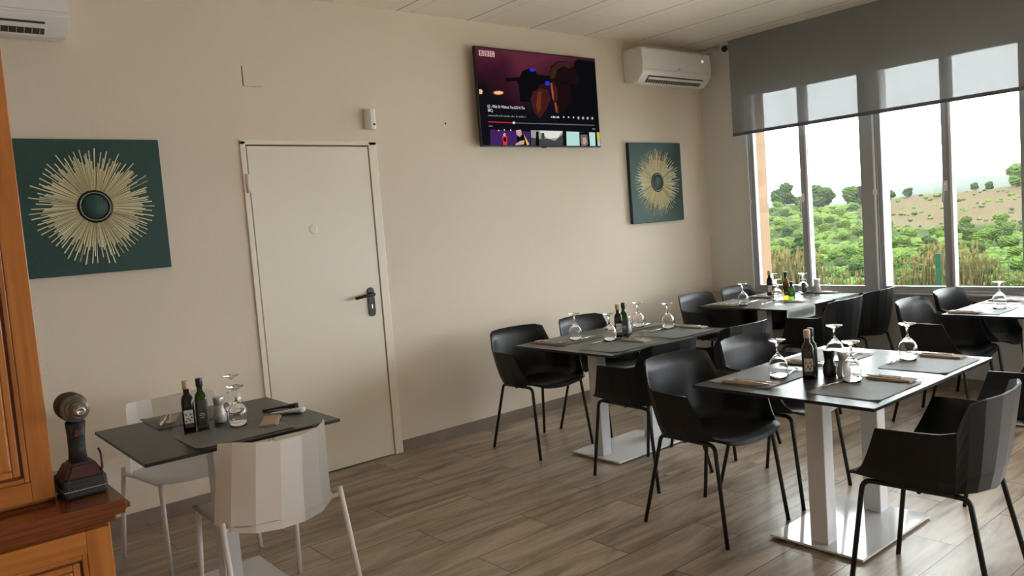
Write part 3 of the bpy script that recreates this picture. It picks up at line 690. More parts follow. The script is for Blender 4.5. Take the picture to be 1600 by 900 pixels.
# ------------------------------------------------------------------ tables
TT = .71
def table(x0, x1, y0, y1, label, posts, bw, bd, rz=0):
    cx, cy = (x0 + x1) / 2, (y0 + y1) / 2; o = empty('dining_table', (cx, cy, 0), rz); w, d = (x1 - x0) / 2, (y1 - y0) / 2
    MB().box((-w, -d, TT - .013), (w, d, TT), M['top'], .0015).build('tabletop', None, o)
    MB().box((-bw / 2, -bd / 2, .008), (bw / 2, bd / 2, .018), M['base_white'], .002).build('base_plate', None, o)
    for px in posts: MB().box((px - .038, -.04, .018), (px + .038, .04, TT - .02), M['base_white'], .004).build('post', None, o)
    MB().box((-w * .6, -.05, TT - .022), (w * .6, .05, TT - .013), M['base_white'], .002).build('top_support', None, o)
    for sx in (-1, 1):
        for sy in (-1, 1): MB().lathe([(.014, 0), (.014, .008), (0, .008)], M['black_plastic'], 12, Matrix.Translation((sx * (bw / 2 - .035), sy * (bd / 2 - .035), 0))).build('foot', None, o)
    tag(o, label, 'table'); return o
table(-5.49, -4.72, -1.558, -.787, 'small square black-topped table on one white post by the door', [0], .40, .40)
table(-3.10, -2.03, -1.59, -.76, 'black-topped table on two white posts under the television', [-.235, .235], .61, .40)
table(-3.48, -2.37, -3.215, -2.42, 'nearest large black-topped table on two white posts with a shiny base plate', [-.235, .235], .63, .42)
table(-1.13, -.035, -1.47, -.675, 'black-topped table in the corner beside the left window', [-.235, .235], .61, .34)
table(-1.09, -.02, -3.28, -2.485, 'black-topped table cut by the right edge below the right window', [-.235, .235], .61, .41)

# ------------------------------------------------------------------ tableware makers
def make_glass():
    P = [(.0345, 0), (.0375, .02), (.0405, .045), (.039, .062), (.032, .078), (.018, .094), (.0065, .106), (.0045, .12), (.0045, .142), (.008, .152), (.034, .163), (.0365, .1655), (.036, .168), (.0, .169)]
    I = [(.0335, 0), (.0365, .02), (.0395, .045), (.038, .061), (.031, .0765), (.016, .092), (.0, .100)]
    b = MB(); b.lathe(P, M['glass'], 28)
    # replace solid disc at the rim by an inner wall
    b = MB(); seg = 28; prof = I[::-1] + P
    vs = []; fs = []
    for r, z in prof:
        for i in range(seg): vs.append((r * math.cos(2 * PI * i / seg), r * math.sin(2 * PI * i / seg), z))
    for j in range(len(prof) - 1):
        for i in range(seg): i2 = (i + 1) % seg; fs.append([j * seg + i, j * seg + i2, (j + 1) * seg + i2, (j + 1) * seg + i])
    b.add(vs, fs, M['glass'], True); o = b.build('wine_glass'); 
    bm = bmesh.new(); bm.from_mesh(o.data); bmesh.ops.remove_doubles(bm, verts=bm.verts, dist=1e-5); bmesh.ops.recalc_face_normals(bm, faces=bm.faces); bm.to_mesh(o.data); bm.free()
    o['category'] = 'glass'; return o
def make_bottle(kind):
    def f():
        o = empty('oil_bottle' if kind != 'dark' else 'vinegar_bottle'); g = {'dark': M['glass_dark'], 'green': M['glass_green'], 'amber': M['oil_amber'], 'small': M['glass_green']}[kind]
        k = {'dark': 1.0, 'green': .99, 'amber': 1.05, 'small': .70}[kind]
        b = MB().lathe([(.0, 0), (.022, .0), (.0245, .004), (.0245, .125 * k), (.021, .142 * k), (.012, .156 * k), (.0115, .185 * k)], g, 32, pw=5); b.build('bottle_body', None, o)
        MB().lathe([(.0135, .176 * k), (.0140, .178 * k), (.0140, .207 * k), (.013, .21 * k), (0, .21 * k)], M['cap_cork'] if kind == 'dark' else M['cap_black'], 20).build('cap', None, o)
        l = MB().box((-.0175, -.0262, .035), (.0175, -.0247, .09 * k), M['label_white'] if kind == 'dark' else M['label_dark'])
        if kind == 'dark':
            l.box((-.0175, -.0263, .018), (.0175, -.0247, .034), M['label_dark'])
            for x, z in ((-.010, .072), (.008, .072), (-.003, .055), (.004, .047), (.011, .058), (-.012, .044)): l.box((x - .003, -.0268, z - .003), (x + .003, -.0262, z + .003), M['cap_black'])
        else:
            for x, z, w in ((0, .055, .012), (0, .062, .009), (0, .045, .006)): l.box((x - w, -.0268, z - .0015), (x + w, -.0262, z + .0015), M['label_white'])
        l.build('label', None, o)
        if kind == 'green': MB().lathe([(.0249, .010), (.0251, .012), (.0251, .116), (.0249, .118)], M['label_dark'], 32, pw=5, caps=False).build('wrap_label', None, o)
        o['category'] = 'bottle'; return o
    return f
def make_shaker(fill):
    def f():
        o = empty('salt_shaker' if fill == 'salt' else 'pepper_shaker')
        MB().lathe([(0, .003), (.022, .003), (.0255, .012), (.0255, .036), (.0185, .060), (.0175, .074), (.0185, .078), (0, .078)], M[fill], 24).build('filling', None, o)
        MB().lathe([(0, 0), (.025, 0), (.0285, .012), (.0280, .038), (.0205, .062), (.0195, .080)], M['glass'], 28).build('glass_body', None, o)
        MB().lathe([(.0195, .076), (.0212, .078), (.0225, .096), (.0250, .108), (.0235, .111), (0, .109)], M['shaker_cap'] if fill == 'salt' else M['cap_black'], 28).build('cap', None, o)
        o['category'] = 'shaker'; return o
    return f
def make_mat(drop):
    def f():
        b = MB(); nx, ny = 14, 10; W, D = .39, .29; vs = []; fs = []
        rr = random.Random(drop * 11 + 2)
        for j in range(ny + 1):
            for i in range(nx + 1):
                u, v = (i / nx - .5) * W, (j / ny - .5) * D; z = .0012 + .0016 * abs(math.sin(9 * u + 5 * v + 1)) + rr.uniform(0, .0005)
                if i in (0, nx) and j in (0, ny): z += .004
                vs.append((u, v, z))
        if drop:   # the near rows hang over the table edge
            vs = []
            for j in range(ny + 1):
                for i in range(nx + 1):
                    u, v = (i / nx - .5) * W, (j / ny) * .30 - .09
                    vs.append((u, max(v, 0) if v > 0 else -.004 - .004 * math.sin(i * .8) * (-v / .1), .002 if v > 0 else .002 + v))
        for j in range(ny):
            for i in range(nx): a = j * (nx + 1) + i; fs.append([a, a + 1, a + nx + 2, a + nx + 1])
        bm = bmesh.new(); V = [bm.verts.new(v) for v in vs]; [bm.faces.new([V[i] for i in q]) for q in fs]
        bmesh.ops.solidify(bm, geom=bm.faces[:], thickness=-.0006); b.bm(bm, M['placemat'], True); o = b.build('placemat'); o['category'] = 'placemat'; return o
    return f
def make_napkin(n=0):
    def f():
        b = MB(); b.box((-.037, -.100, .0), (.037, .080, .0045), M['napkin'], .0015).box((-.035, -.098, .0045), (.030, .078, .0085), M['napkin'], .0015); o = b.build('paper_napkin'); o['category'] = 'napkin'; return o
    return f
def make_fork():
    b = MB(); b.tube([(0, -.09, .0), (0, .0, .001), (0, .05, .003)], [.004, .003, .0025], M['steel'], 8)
    b.prism([(-.004, .05), (.004, .05), (.011, .066), (.011, .080), (-.011, .080), (-.011, .066)], .0018, .0038, M['steel'])
    for x in (-.0095, -.0032, .0032, .0095): b.tube([(x, .079, .003), (x, .10, .001), (x, .115, .004)], [.0013, .0012, .0008], M['steel'], 6)
    o = b.build('fork'); o['category'] = 'fork'; return o
def make_knife():
    b = MB(); b.tube([(0, -.09, .0), (0, .01, .001)], [.005, .004], M['steel'], 8); b.prism([(-.004, .01), (.007, .01), (.0085, .07), (.005, .10), (-.002, .118), (-.004, .11)], .0, .0018, M['steel'])
    o = b.build('knife'); o['category'] = 'knife'; return o
def make_spoon():
    b = MB(); b.tube([(0, -.10, .001), (0, -.03, .005), (0, .03, .004)], [.0038, .0028, .0028], M['steel'], 8)
    vs = []; fs = []; n = 16
    for k in range(5):
        for i in range(n):
            a = 2 * PI * i / n; q = k / 4; vs.append((.015 * q * math.cos(a), .053 + .024 * q * math.sin(a), .0015 + .005 * q * q))
    for k in range(4):
        for i in range(n): fs.append([k * n + i, k * n + (i + 1) % n, (k + 1) * n + (i + 1) % n, (k + 1) * n + i])
    bm = bmesh.new(); V = [bm.verts.new(v) for v in vs]; [bm.faces.new([V[i] for i in q]) for q in fs]; bmesh.ops.remove_doubles(bm, verts=bm.verts, dist=1e-6)
    bmesh.ops.solidify(bm, geom=bm.faces[:], thickness=.0008); b.bm(bm, M['steel'], True); o = b.build('spoon'); o['category'] = 'spoon'; return o
Z = TT + .0003
def setting(where, side, mc, nap, gl, sp, grp, drop=False, naprot=0, cut=True):
    """mc mat centre, nap napkin centre, gl glass, sp (bowl x, y, direction of the bowl in degrees); side +1 diner on the +Y side"""
    rz = PI if side > 0 else 0
    if mc:
        if drop: place('matdrop', make_mat(1), (mc[0], mc[1], Z), 0, 'grey paper placemat hanging over the edge, ' + where, 'placemats on ' + grp)
        else: place('mat', make_mat(0), (mc[0], mc[1], Z), rz + mc[2] if len(mc) > 2 else rz, 'grey paper placemat, ' + where, 'placemats on ' + grp)
    zz = Z + .0034
    if nap:
        place('nap', make_napkin(), (nap[0], nap[1], zz + .0008), rz + naprot, 'folded brown paper napkin pocket, ' + where, 'napkins on ' + grp)
        if cut:
            v = Vector((0, .035, 0)); v.rotate(Matrix.Rotation(rz + naprot, 3, 'Z'))
            u = Vector((.011, 0, 0)); u.rotate(Matrix.Rotation(rz + naprot, 3, 'Z'))
            place('fork', make_fork, (nap[0] + v.x - u.x, nap[1] + v.y - u.y, zz + .010), rz + naprot + .03, 'steel fork lying out of the napkin, ' + where, 'forks on ' + grp)
            place('knife', make_knife, (nap[0] + v.x + u.x, nap[1] + v.y + u.y, zz + .010), rz + naprot - .05, 'steel knife lying out of the napkin, ' + where, 'knives on ' + grp)
    if gl: place('glass', make_glass, (gl[0], gl[1], zz), random.uniform(0, 6), 'upturned stemmed wine glass, ' + where, 'glasses on ' + grp)
    if sp: 
        a = R_(sp[2]); place('spoon', make_spoon, (sp[0] - .053 * math.cos(a), sp[1] - .053 * math.sin(a), zz - .0005), a - PI / 2, 'small steel spoon, ' + where, 'spoons on ' + grp)
def bottle(kind, x, y, lab, rz=0): place(kind, make_bottle(kind), (x, y, Z), rz, lab)
def shaker(kind, x, y, lab): place('sh' + kind, make_shaker(kind), (x, y, Z), 0, lab)
random.seed(21)
# small table (white chairs)
setting('near side of the small table', -1, (-5.10, -1.385), (-4.93, -1.34), (-5.047, -1.285), None, 'the small table', naprot=-.5, cut=False)
setting('wall side of the small table', 1, (-5.10, -.885), (-5.215, -.885), (-4.955, -.985), None, 'the small table', naprot=-.35)
bottle('dark', -5.207, -1.165, 'dark vinegar bottle with beige cap and pale picture label on the small table', .9 - PI / 2 + .4)
bottle('green', -5.147, -1.15, 'green olive oil bottle with black cap on the small table', .9 - PI / 2 + .4)
shaker('salt', -5.070, -1.135, 'glass shaker full of white salt on the small table')
def remote(name, x, y, rz, m, label, L=.155, w=.021):
    o = empty(name, (x, y, Z), rz)
    bm = bmesh.new(); bmesh.ops.create_cube(bm, size=1)
    bmesh.ops.subdivide_edges(bm, edges=[e for e in bm.edges if abs(e.verts[0].co.x - e.verts[1].co.x) > .5], cuts=6)
    for v in bm.verts:
        t = v.co.x + .5; ww = w * (.55 + .45 * math.sin(min(1, t * 1.6) * PI / 2)); v.co = Vector((v.co.x * L, v.co.y * 2 * ww, (.006 + .014 * t) * (v.co.z + .5) + .006 * math.sin(PI * t) * (v.co.z < 0)))
    bmesh.ops.bevel(bm, geom=bm.edges[:], offset=.003, segments=2, affect='EDGES'); MB().bm(bm, m, True).build('casing', None, o)
    b = MB()
    for i in range(3):
        for j in (-1, 1): b.lathe([(.0035, 0), (.003, .002), (0, .002)], M['button'], 10, Matrix.Translation((.0 + i * .018, j * .007, .0155 + i * .0022)))
    b.build('buttons', None, o); tag(o, label, 'remote control'); return o
remote('remote_control', -4.800, -1.135, R_(-28), M['black_plastic'], 'black remote control at the back of the small table', .16, .019)
remote('remote_control', -4.812, -1.245, R_(-38), M['remote_white'], 'white remote control beside the black one on the small table', .15, .021)
# television table
wt = 'the television table'
setting('left wall-side place of the television table', 1, (-2.80, -.925), (-2.945, -.905), (-2.78, -.985), (-2.655, -1.01, 0), wt)
setting('right wall-side place of the television table', 1, (-2.20, -.925), (-2.30, -.90), (-2.195, -.995), (-2.02, -.97, 10), wt)
setting('left near-side place of the television table', -1, (-2.83, -1.395), (-2.665, -1.375), (-2.72, -1.225), (-2.88, -1.215, 185), wt)
setting('right near-side place of the television table', -1, (-2.30, -1.405), (-2.085, -1.355), (-2.184, -1.24), (-2.36, -1.225, 180), wt)
bottle('dark', -2.585, -1.175, 'dark vinegar bottle left of the green one under the television', .8 - PI / 2); bottle('green', -2.500, -1.145, 'green oil bottle in the middle of the table under the television', .8 - PI / 2)
shaker('salt', -2.425, -1.10, 'small salt shaker behind the bottles on the television table')
# nearest table
wn = 'the nearest dark table'
setting('left far-side place of the nearest dark table', 1, (-3.20, -2.585), (-3.345, -2.60), (-3.19, -2.658), (-3.012, -2.635, 15), wn)
setting('right far-side place of the nearest dark table', 1, (-2.68, -2.60), (-2.86, -2.58), (-2.735, -2.675), (-2.51, -2.68, 5), wn)
setting('left near-side place of the nearest dark table', -1, (-3.185, -3.035), (-3.01, -3.05), (-3.117, -2.950), (-3.255, -2.905, 168), wn)
setting('right near-side place of the nearest dark table', -1, (-2.61, -3.045), (-2.448, -3.025), (-2.581, -2.94), (-2.69, -2.912, 172), wn)
bottle('dark', -3.130, -2.765, 'tall dark vinegar bottle on the nearest dark table', .6 - PI / 2); bottle('green', -3.068, -2.745, 'green oil bottle just behind the dark one on the nearest table', .6 - PI / 2)
shaker('pepper', -3.040, -2.812, 'black-filled pepper shaker beside the bottles on the nearest table'); shaker('salt', -3.045, -2.878, 'white-filled salt shaker beside the pepper on the nearest table')
# corner table
wc = 'the corner table'
setting('left wall-side place of the corner table', 1, (-.86, -.83), (-1.03, -.85), (-.985, -1.0), (-.72, -.955, 5), wc)
setting('right wall-side place of the corner table', 1, (-.32, -.83), (-.49, -.86), (-.21, -.78), None, wc)
setting('left near-side place of the corner table', -1, (-.965, -1.470), (-.72, -1.255), (-.675, -1.10), (-.93, -1.14, 190), wc, drop=True)
setting('right near-side place of the corner table', -1, (-.30, -1.470), (-.12, -1.20), (-.165, -1.03), (-.36, -1.06, 180), wc, drop=True)
bottle('amber', -.575, -1.12, 'amber olive oil bottle on the corner table in front of the window', .6 - PI / 2); bottle('dark', -.36, -.84, 'dark vinegar bottle at the back of the corner table', .6 - PI / 2)
bottle('small', -.605, -1.185, 'short green bottle in front of the amber one on the corner table', .6 - PI / 2)
shaker('pepper', -.085, -.99, 'dark pepper shaker on the corner table below the window'); shaker('salt', -.070, -1.10, 'pale salt shaker on the corner table below the window')
# right-edge table
we = 'the right-edge table'
setting('left place of the right-edge table', 1, (-.84, -2.64), (-1.00, -2.60), (-.755, -2.70), (-.58, -2.73, 5), we)
setting('window-end place of the right-edge table', 1, (-.34, -2.64), (-.40, -2.62), (-.29, -2.76), None, we)

# ------------------------------------------------------------------ pine dresser at the left edge, and the tool on it
def panel_door(b, x0, x1, z0, z1, yf, st, mv, mh):
    """frame and raised panel; yf = front plane"""
    b.box((x0, yf, z0), (x0 + st, yf + .022, z1), mv, .002).box((x1 - st, yf, z0), (x1, yf + .022, z1), mv, .002)
    b.box((x0 + st, yf, z0), (x1 - st, yf + .022, z0 + st), mh, .002).box((x0 + st, yf, z1 - st), (x1 - st, yf + .022, z1), mh, .002)
    a0, a1, c0, c1 = x0 + st, x1 - st, z0 + st, z1 - st
    b.box((a0, yf + .010, c0), (a1, yf + .018, c1), M['groove'])
    k = .012
    for q, (i0, i1) in enumerate(((0.0, .012), (.018, .034))):
        y = yf + (.002 if q == 0 else .006)
        b.box((a0 + i0, y, c0 + i0), (a0 + i1, yf + .018, c1 - i0), mv, .003).box((a1 - i1, y, c0 + i0), (a1 - i0, yf + .018, c1 - i0), mv, .003)
        b.box((a0 + i1, y, c0 + i0), (a1 - i1, yf + .018, c0 + i1), mh, .003).box((a0 + i1, y, c1 - i1), (a1 - i1, yf + .018, c1 - i0), mh, .003)
    b.box((a0 + .034, yf + .003, c0 + .034), (a1 - .034, yf + .018, c1 - .034), mv, .006)
o = empty('pine_dresser', (-6.3, -2.2, 0)); ox, oy = -6.3, -2.2
CX1, CZ = -5.745, .86
MB().box((XL + .02 - ox, -2.425 - oy, 0), (CX1 - .045 - ox, -1.99 - oy, CZ - .035), M['pine'], .003).build('lower_body', None, o)
bm = bmesh.new(); bmesh.ops.create_cube(bm, size=1)
for v in bm.verts: v.co = Vector(((XL + .01 + CX1) / 2 - ox + v.co.x * (CX1 - XL - .01), (-2.46 - 1.985) / 2 - oy + v.co.y * .475, CZ - .0175 + v.co.z * .035))
bmesh.ops.bevel(bm, geom=bm.edges[:], offset=.012, segments=3, affect='EDGES'); MB().bm(bm, M['mahog'], False).build('counter', None, o)
MB().box((XL + .02 - ox, -2.440 - oy, CZ - .052), (CX1 - .030 - ox, -2.0 - oy, CZ - .035), M['mahog'], .006).build('moulding', None, o)
for (a, c) in ((-6.36, CX1 - .050), (-6.95, -6.37)):
    b = MB(); panel_door(b, a - ox, c - ox, .12, CZ - .056, -2.447 - oy, .055, M['pine'], M['pine_h']); b.build('lower_door', None, o)
UX1 = -5.880
MB().box((XL + .02 - ox, -2.30 - oy, CZ), (UX1 - ox, -1.99 - oy, 2.45), M['pine'], .003).build('upper_body', None, o)
for (a, c) in ((-6.40, UX1 - .002), (-6.95, -6.41)):
    b = MB(); panel_door(b, a - ox, c - ox, CZ + .012, 2.36, -2.322 - oy, .050, M['pine'], M['pine_h']); b.build('upper_door', None, o)
MB().box((XL + .02 - ox, -2.35 - oy, 2.40), (UX1 + .04 - ox, -1.99 - oy, 2.47), M['pine_h'], .01).build('cornice', None, o)
tag(o, 'varnished orange pine dresser with panelled doors at the left edge', 'dresser')
# impact driver standing on its battery
o = empty('cordless_driver', (-5.820, -2.300, CZ + .001)); o.rotation_euler = (0, 0, R_(-88))
# local: tool points along +x
b = MB(); b.box((-.062, -.050, 0), (.052, .050, .050), M['tool_black'], .008).box((-.055, -.0505, .020), (.0525, .0505, .022), M['button']); b.build('battery', None, o)
bm = bmesh.new(); bmesh.ops.create_cube(bm, size=1)
for v in bm.verts:
    t = v.co.z > 0; v.co = Vector(((.002 if t else 0) + v.co.x * (.075 if t else .108), v.co.y * (.056 if t else .094), .047 if not t else .085)); 
bmesh.ops.bevel(bm, geom=bm.edges[:], offset=.006, segments=2, affect='EDGES'); MB().bm(bm, M['tool_red']).build('battery_mount', None, o)
hb = MB().tube([(-.004, 0, .08), (-.002, 0, .115), (.004, 0, .155), (.010, 0, .185)], [.0225, .020, .021, .0235], M['tool_black'], 16); hb.build('grip', None, o)
MB().box((.020, -.010, .150), (.036, .010, .172), M['tool_red'], .004).build('trigger', None, o)
mt = Matrix.Translation((0, 0, .222)) @ Matrix.Rotation(R_(90), 4, 'Y')
MB().lathe([(0, -.068), (.022, -.066), (.032, -.055), (.036, -.030), (.036, .010), (.034, .026)], M['tool_black'], 28, mt).build('motor_housing', None, o)
MB().lathe([(.0335, .014), (.0345, .024), (.033, .034), (.027, .038), (.0265, .050), (.021, .054), (.020, .064), (0, .064)], M['tool_grey'], 32, mt, smooth=False).build('gear_nose', None, o)
MB().lathe([(.0125, .062), (.0150, .066), (.0150, .076), (.0115, .080), (.0105, .088), (.006, .088), (.006, .084), (0, .084)], M['tool_steel'], 24, mt).build('chuck', None, o)
MB().tube([(.03, .030, .048), (.05, .041, .060), (.045, .043, .100), (.035, .040, .112)], .0028, M['tool_red'], 8, rb=.01).build('belt_hook', None, o)
tag(o, 'worn black and dark red cordless impact driver standing on the dresser', 'power tool')

# ------------------------------------------------------------------ outdoors
# summer haze over the valley
hz = bpy.data.materials.new('valley_haze'); hz.use_nodes = True; hz.node_tree.nodes.clear()
ho_ = hz.node_tree.nodes.new('ShaderNodeOutputMaterial'); hv_ = hz.node_tree.nodes.new('ShaderNodeVolumeScatter'); hv_.inputs['Color'].default_value = (.97, .98, 1, 1); hv_.inputs['Density'].default_value = .000022; hv_.inputs['Anisotropy'].default_value = 0
hz.node_tree.links.new(hv_.outputs[0], ho_.inputs['Volume'])
ob = MB().box((12, -1500, -400), (2600, 2600, 220), hz).build('exterior_haze'); tag(ob, 'pale haze hanging over the valley and the distant hills', 'haze', None, 'stuff')
def interp(x, pts):
    for (a, fa), (c, fc) in zip(pts, pts[1:]):
        if x <= c:
            t = max(0, (x - a) / (c - a)); t = t * t * (3 - 2 * t) if False else t; return fa + (fc - fa) * t
    return pts[-1][1]
def noise2(x, y):
    return math.sin(x * .11 + 1.3) * math.cos(y * .13 + .4) + .5 * math.sin(x * .31 + y * .27 + 2.1) + .3 * math.sin(x * .7 - y * .61)
CX, CY, CZc = CP
def ridge(az):  # elevation of the green ridge in degrees as seen from the room
    return interp(az, [(5, .9), (14, .75), (17.3, .35), (19, .12), (21.5, -.05), (24, -.1), (26.5, -.15), (28.5, -.35), (30, .05), (33, 0.0), (40, -.2), (60, 0), (80, 0)])
def terrain(r, az):
    R1 = 640.
    el = interp(r, [(8, -11.5), (30, -10.5), (90, -7.6), (160, -5.6), (260, -4.0), (380, -2.7), (500, -1.5)])
    if r > 500: el = -1.5 + (ridge(az) + 1.5) * min(1, (r - 500) / (R1 - 500))
    z = CZc + r * math.tan(R_(el))
    if r > R1: z -= (r - R1) * .12
    x, y = CX + r * math.cos(R_(az)), CY + r * math.sin(R_(az))
    if r > 60: z += noise2(x * .4, y * .4) * min(1, r / 500) * 1.6
    return (x, y, z)
b = MB(); rs = [7.2, 9, 11, 14, 20, 30, 42, 56, 72, 90, 110, 130, 155, 180, 210, 240, 270, 300, 330, 360, 390, 420, 450, 480, 510, 540, 570, 600, 625, 645, 680, 760, 900]; azs = [2 + i * .75 for i in range(100)]
vs = [terrain(r, a) for r in rs for a in azs]; n = len(azs)
fs = [[j * n + i, j * n + i + 1, (j + 1) * n + i + 1, (j + 1) * n + i] for j in range(len(rs) - 1) for i in range(n - 1)]
b.add(vs, fs, M['hill'], True); hill = struct(b.build('hillside_ground'))
vc = hill.data.color_attributes.new('bare_soil', 'FLOAT_COLOR', 'POINT')
k = 0
for r in rs:
    for a in azs:
        q = 0
        e_ = math.degrees(math.atan2(vs[k][2] - CZc, r))
        if r >= 380:
            q = max(0, 1 - ((a - 21.8) / 5.2) ** 2) ** .5 if abs(a - 21.8) < 5.2 else 0
            q *= 1 if e_ > -2.1 else 0; q = min(1, q * 1.6)
        if r < 12: q = .9
        vc.data[k].color = (q, q, q, 1); k += 1
# flat yard right outside the windows
struct(MB().box((.27, -16, -.75), (6.5, 8, -.455), M['hill']).build('yard_ground'))
struct(MB().box((.27, -16, -.5), (4.7, 8, -.45), M['bounce_slab'], .005).build('unseen_ground'))  # unseen slab below the sills, added to bounce daylight up to the ceiling
struct(MB().box((-30, -40, -.5), (.27, YF - .2, -.05), M['hill']).build('unseen_ground'))  # unseen ground added to block sky light coming from below the horizon
# distant range, kilometres away
b = MB(); vs = []; azs2 = [0 + i * .6 for i in range(120)]
for a in azs2:
    top = interp(a, [(0, 1.2), (14, 1.05), (17.3, .80), (19.5, .85), (21.4, .80), (23, .62), (24.6, .38), (26.5, .15), (28.5, .05), (33, .25), (45, .3), (72, .3)]) + .02 * math.sin(a * 5)
    for R0, e0 in ((1000, -1.5), (1150, top * .5 - .3), (1300, top), (1450, top - .3)):
        vs.append((CX + R0 * math.cos(R_(a)), CY + R0 * math.sin(R_(a)), CZc + R0 * math.tan(R_(e0))))
fs = [[i * 4 + j, i * 4 + j + 1, (i + 1) * 4 + j + 1, (i + 1) * 4 + j] for i in range(len(azs2) - 1) for j in range(3)]
b.add(vs, fs, M['far'], True); struct(b.build('far_hills_ground'))

# trees
def crown(seed, kind, m):
    rr = random.Random(seed); b = MB()
    blobs = 9 if kind == 'round' else 13
    for i in range(blobs):
        if kind == 'round': a = rr.uniform(0, 6.28); d = rr.uniform(0, 1.1); h = rr.uniform(.5, 2.3); r = rr.uniform(.75, 1.1)
        else: h = .5 + i * .27; d = max(0, (1 - i / blobs)) * .75; a = i * 2.4; r = .85 - i * .045
        bm = bmesh.new(); bmesh.ops.create_icosphere(bm, subdivisions=4, radius=r)
        ph = rr.uniform(0, 9)
        for v in bm.verts:
            c = v.co; q = .13 * math.sin(c.x * 7 + ph) * math.cos(c.y * 8 + ph) + .10 * math.sin(c.z * 11 + c.x * 9 + ph) + .09 * rr.uniform(-1, 1)
            v.co = c * (1 + q); v.co.z *= .8
        b.bm(bm, m, False, Matrix.Translation((d * math.cos(a), d * math.sin(a), h)))
    return b
def tree(key, seed, kind, m):
    def f():
        o = empty('pine_tree'); crown(seed, kind, m).build('crown', None, o)
        MB().tube([(0, 0, -.6), (.05, .02, .8), (0, 0, 2.0)], [.16, .12, .07], M['trunk'], 8).build('trunk', None, o); o['category'] = 'tree'; return o
    return key, f
KT = [tree('t1', 1, 'round', M['leaf']), tree('t2', 2, 'round', M['leaf']), tree('t3', 3, 'tall', M['leaf_dark']), tree('t4', 4, 'round', M['leaf_dark'])]
TREES = []
def put_tree(i, r, az, sc, lab, grp=None):
    x, y, z = terrain(r, az); key, f = KT[i]; TREES.append((x, y, 2.35 * sc))
    o = place(key, f, (x, y, z), random.uniform(0, 6), lab, grp); o.scale = (sc, sc, sc * random.uniform(.9, 1.05)); return o
for az, r, sc, i, lab in ((24.65, 636, 2.2, 3, 'dark tree left of the pair on the brown hill, in the right window'), (23.6, 636, 2.1, 3, 'slimmer tree right of the pair standing on the brown hill'),
    (31.2, 630, 5.6, 3, 'broad dark tree clump at the left on the skyline, left window'), (30.0, 606, 3.4, 3, 'tree next to the left skyline clump, left of the middle stile'),
    (29.0, 632, 6.0, 3, 'dark rounded tree on the skyline right of the left window middle stile'), (26.9, 632, 5.0, 0, 'skyline tree at the right end of the left window'),
    (19.9, 638, 1.7, 3, 'small tree on the far right ridge, left of two'), (19.1, 638, 1.8, 3, 'small tree on the far right ridge, right of two'), (17.6, 630, 5.0, 0, 'green tree on the ridge at the right edge of the window'),
    (30.4, 230, 2.6, 2, 'dark pointed conifer standing in the wood in the left window')):
    put_tree(i, r, az, sc, lab)
random.seed(99); cnt = 0
GT = 'green pines covering the valley and hillside'
row = [(70, 1.75, .62), (88, 1.7, .75), (108, 1.6, .9), (130, 1.5, 1.0), (155, 1.4, 1.15), (182, 1.35, 1.3), (212, 1.3, 1.45), (245, 1.25, 1.6), (285, 1.2, 1.75), (325, 1.15, 1.8), (370, 1.1, 1.9), (420, 1.1, 2.0), (475, 1.1, 2.1), (540, 1.1, 2.2), (600, 1.1, 2.3)]
for r0, step, sc in row:
    a = 16.3
    while a < 34 and cnt < 290:
        az = a + random.uniform(-.4, .4); r = r0 * random.uniform(.93, 1.07)
        el = math.degrees(math.atan2(terrain(r, az)[2] - CZc, r))
        bare = r > 380 and abs(az - 21.8) < 4.9 and el > -2.2
        px_, py_, _ = terrain(r, az)
        if any(math.hypot(px_ - t[0], py_ - t[1]) < t[2] + 1.6 * sc for t in TREES): a += .5; continue
        if not bare and not (r0 > 250 and random.random() < .12):
            put_tree(random.choice((0, 0, 1, 1, 3)), r, az, sc * random.uniform(.75, 1.15), 'green round-crowned pine in the dense wood beyond the fence', GT); cnt += 1
        a += max(step * random.uniform(.8, 1.2), math.degrees(4.0 * sc * random.uniform(1.0, 1.2) / r0))
# low scrub between the trees: nobody could count it
b = MB(); rr = random.Random(5)
for i in range(7000):
    az = rr.uniform(15.5, 35); r = 55 * (11.5 ** rr.random()); p = terrain(r, az)
    bare = r > 380 and abs(az - 21.8) < 5
    if bare and rr.random() < .72: continue
    s_ = rr.uniform(.35, .8) * (.8 + r / 120) * (.4 if bare else 1)
    if any(abs(p[0] - t[0]) < t[2] + s_ and abs(p[1] - t[1]) < t[2] + s_ for t in TREES): continue
    bm = bmesh.new(); bmesh.ops.create_icosphere(bm, subdivisions=2, radius=s_)
    for v in bm.verts: v.co *= rr.uniform(.8, 1.2); v.co.z *= .7
    b.bm(bm, M['leaf'] if rr.random() < .7 else M['leaf_dark'], False, Matrix.Translation((p[0], p[1], p[2] + .15)))
tag(b.build('scrub'), 'low green scrub covering the hillside between the pines', 'shrubs', None, 'stuff')
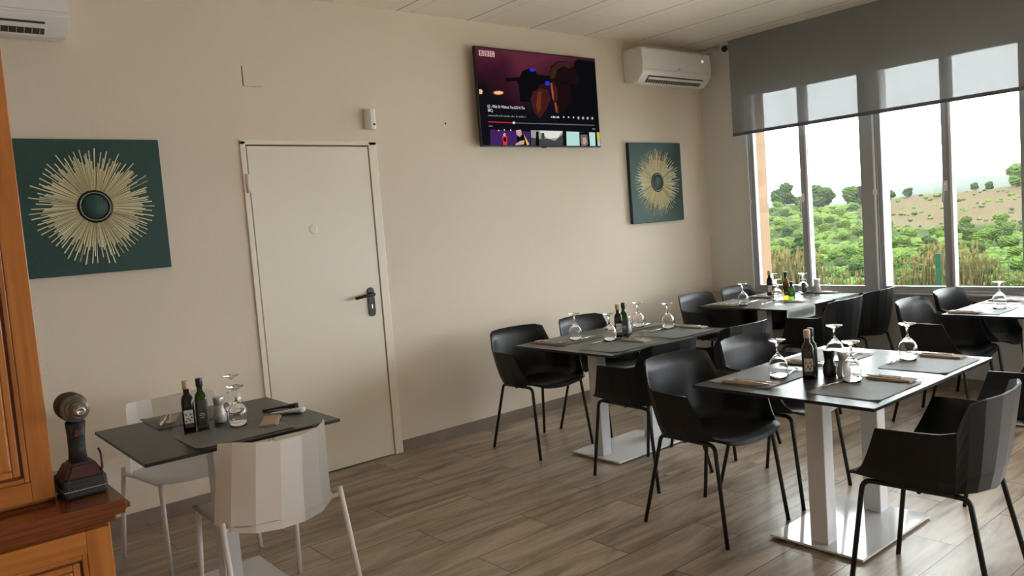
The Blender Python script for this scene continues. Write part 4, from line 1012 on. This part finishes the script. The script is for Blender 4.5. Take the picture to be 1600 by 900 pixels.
# grass at the edge of the yard
def blades(name, n, xr, yr, hr, m, lab, cat, seed, dens=None):
    rr = random.Random(seed); b = MB(); vs = []; fs = []
    for i in range(n):
        x = rr.uniform(*xr); y = rr.uniform(*yr)
        if dens and rr.random() > dens(x, y): continue
        h = rr.uniform(*hr) * (1 if not dens else .5 + .5 * dens(x, y)); a = rr.uniform(0, 6.28); w_ = rr.uniform(.007, .016); lx, ly = rr.uniform(-.15, .15) * h, rr.uniform(-.15, .15) * h; z0 = -.45 if x < 6.5 else terrain(math.hypot(x - CX, y - CY), math.degrees(math.atan2(y - CY, x - CX)))[2]
        dx, dy = w_ * math.cos(a), w_ * math.sin(a); k = len(vs)
        vs += [(x - dx, y - dy, z0), (x + dx, y + dy, z0), (x + lx * .5 + dx, y + ly * .5 + dy, z0 + h * .6), (x + lx * .5 - dx, y + ly * .5 - dy, z0 + h * .6), (x + lx, y + ly, z0 + h)]
        fs += [[k, k + 1, k + 2, k + 3], [k + 3, k + 2, k + 4]]
        if rr.random() < .5:   # seed head
            t = Vector((x + lx, y + ly, z0 + h)); q = len(vs); e_ = .02
            vs += [t + Vector((e_, 0, -.02)), t + Vector((-e_ * .5, e_, -.01)), t + Vector((-e_ * .5, -e_, -.01)), t + Vector((0, 0, .07)), t + Vector((0, 0, -.06))]
            fs += [[q, q + 1, q + 3], [q + 1, q + 2, q + 3], [q + 2, q, q + 3], [q, q + 1, q + 4], [q + 1, q + 2, q + 4], [q + 2, q, q + 4]]
    b.add(vs, fs, m); tag(b.build(name), lab, cat, None, 'stuff')
dn = lambda x, y: min(1, max(.25, .72 + .5 * math.sin(y * 2.3 + .6) + .3 * math.sin(y * 5.1)))
blades('dry_grass', 30000, (6.3, 8.6), (-1.2, 4.4), (.40, 1.15), M['dry'], 'tall dry yellow grass growing behind the wire fence', 'grass', 4, dn)
blades('green_grass', 9000, (5.2, 6.1), (-1.5, 4.2), (.2, .55), M['grass'], 'green grass growing along the foot of the fence', 'grass', 6, lambda x, y: 1 if y < .9 else .25)
# fence
o = empty('wire_fence', (5.0, 0, -.45))
for y in (-2.79, -.015, 2.76, 4.8): MB().box((-.025, y - .03, 0), (.025, y + .03, 1.09), M['fence_green'], .004).box((-.03, y - .035, 1.09), (.03, y + .035, 1.10), M['fence_green'], .003).build('fence_post', None, o)
b = MB()
for i in range(130):
    y = -2.4 + i * .055; b.box((-.0022, y - .0022, .03), (.0022, y + .0022, .98), M['fence_green'])
for z in (.05, .25, .45, .65, .85, .97): b.box((-.004, -2.4, z - .0022), (0, 4.8, z + .0022), M['fence_green'])
b.build('wire_mesh', None, o)
tag(o, 'green wire mesh fence with a green post seen through the right window', 'fence')
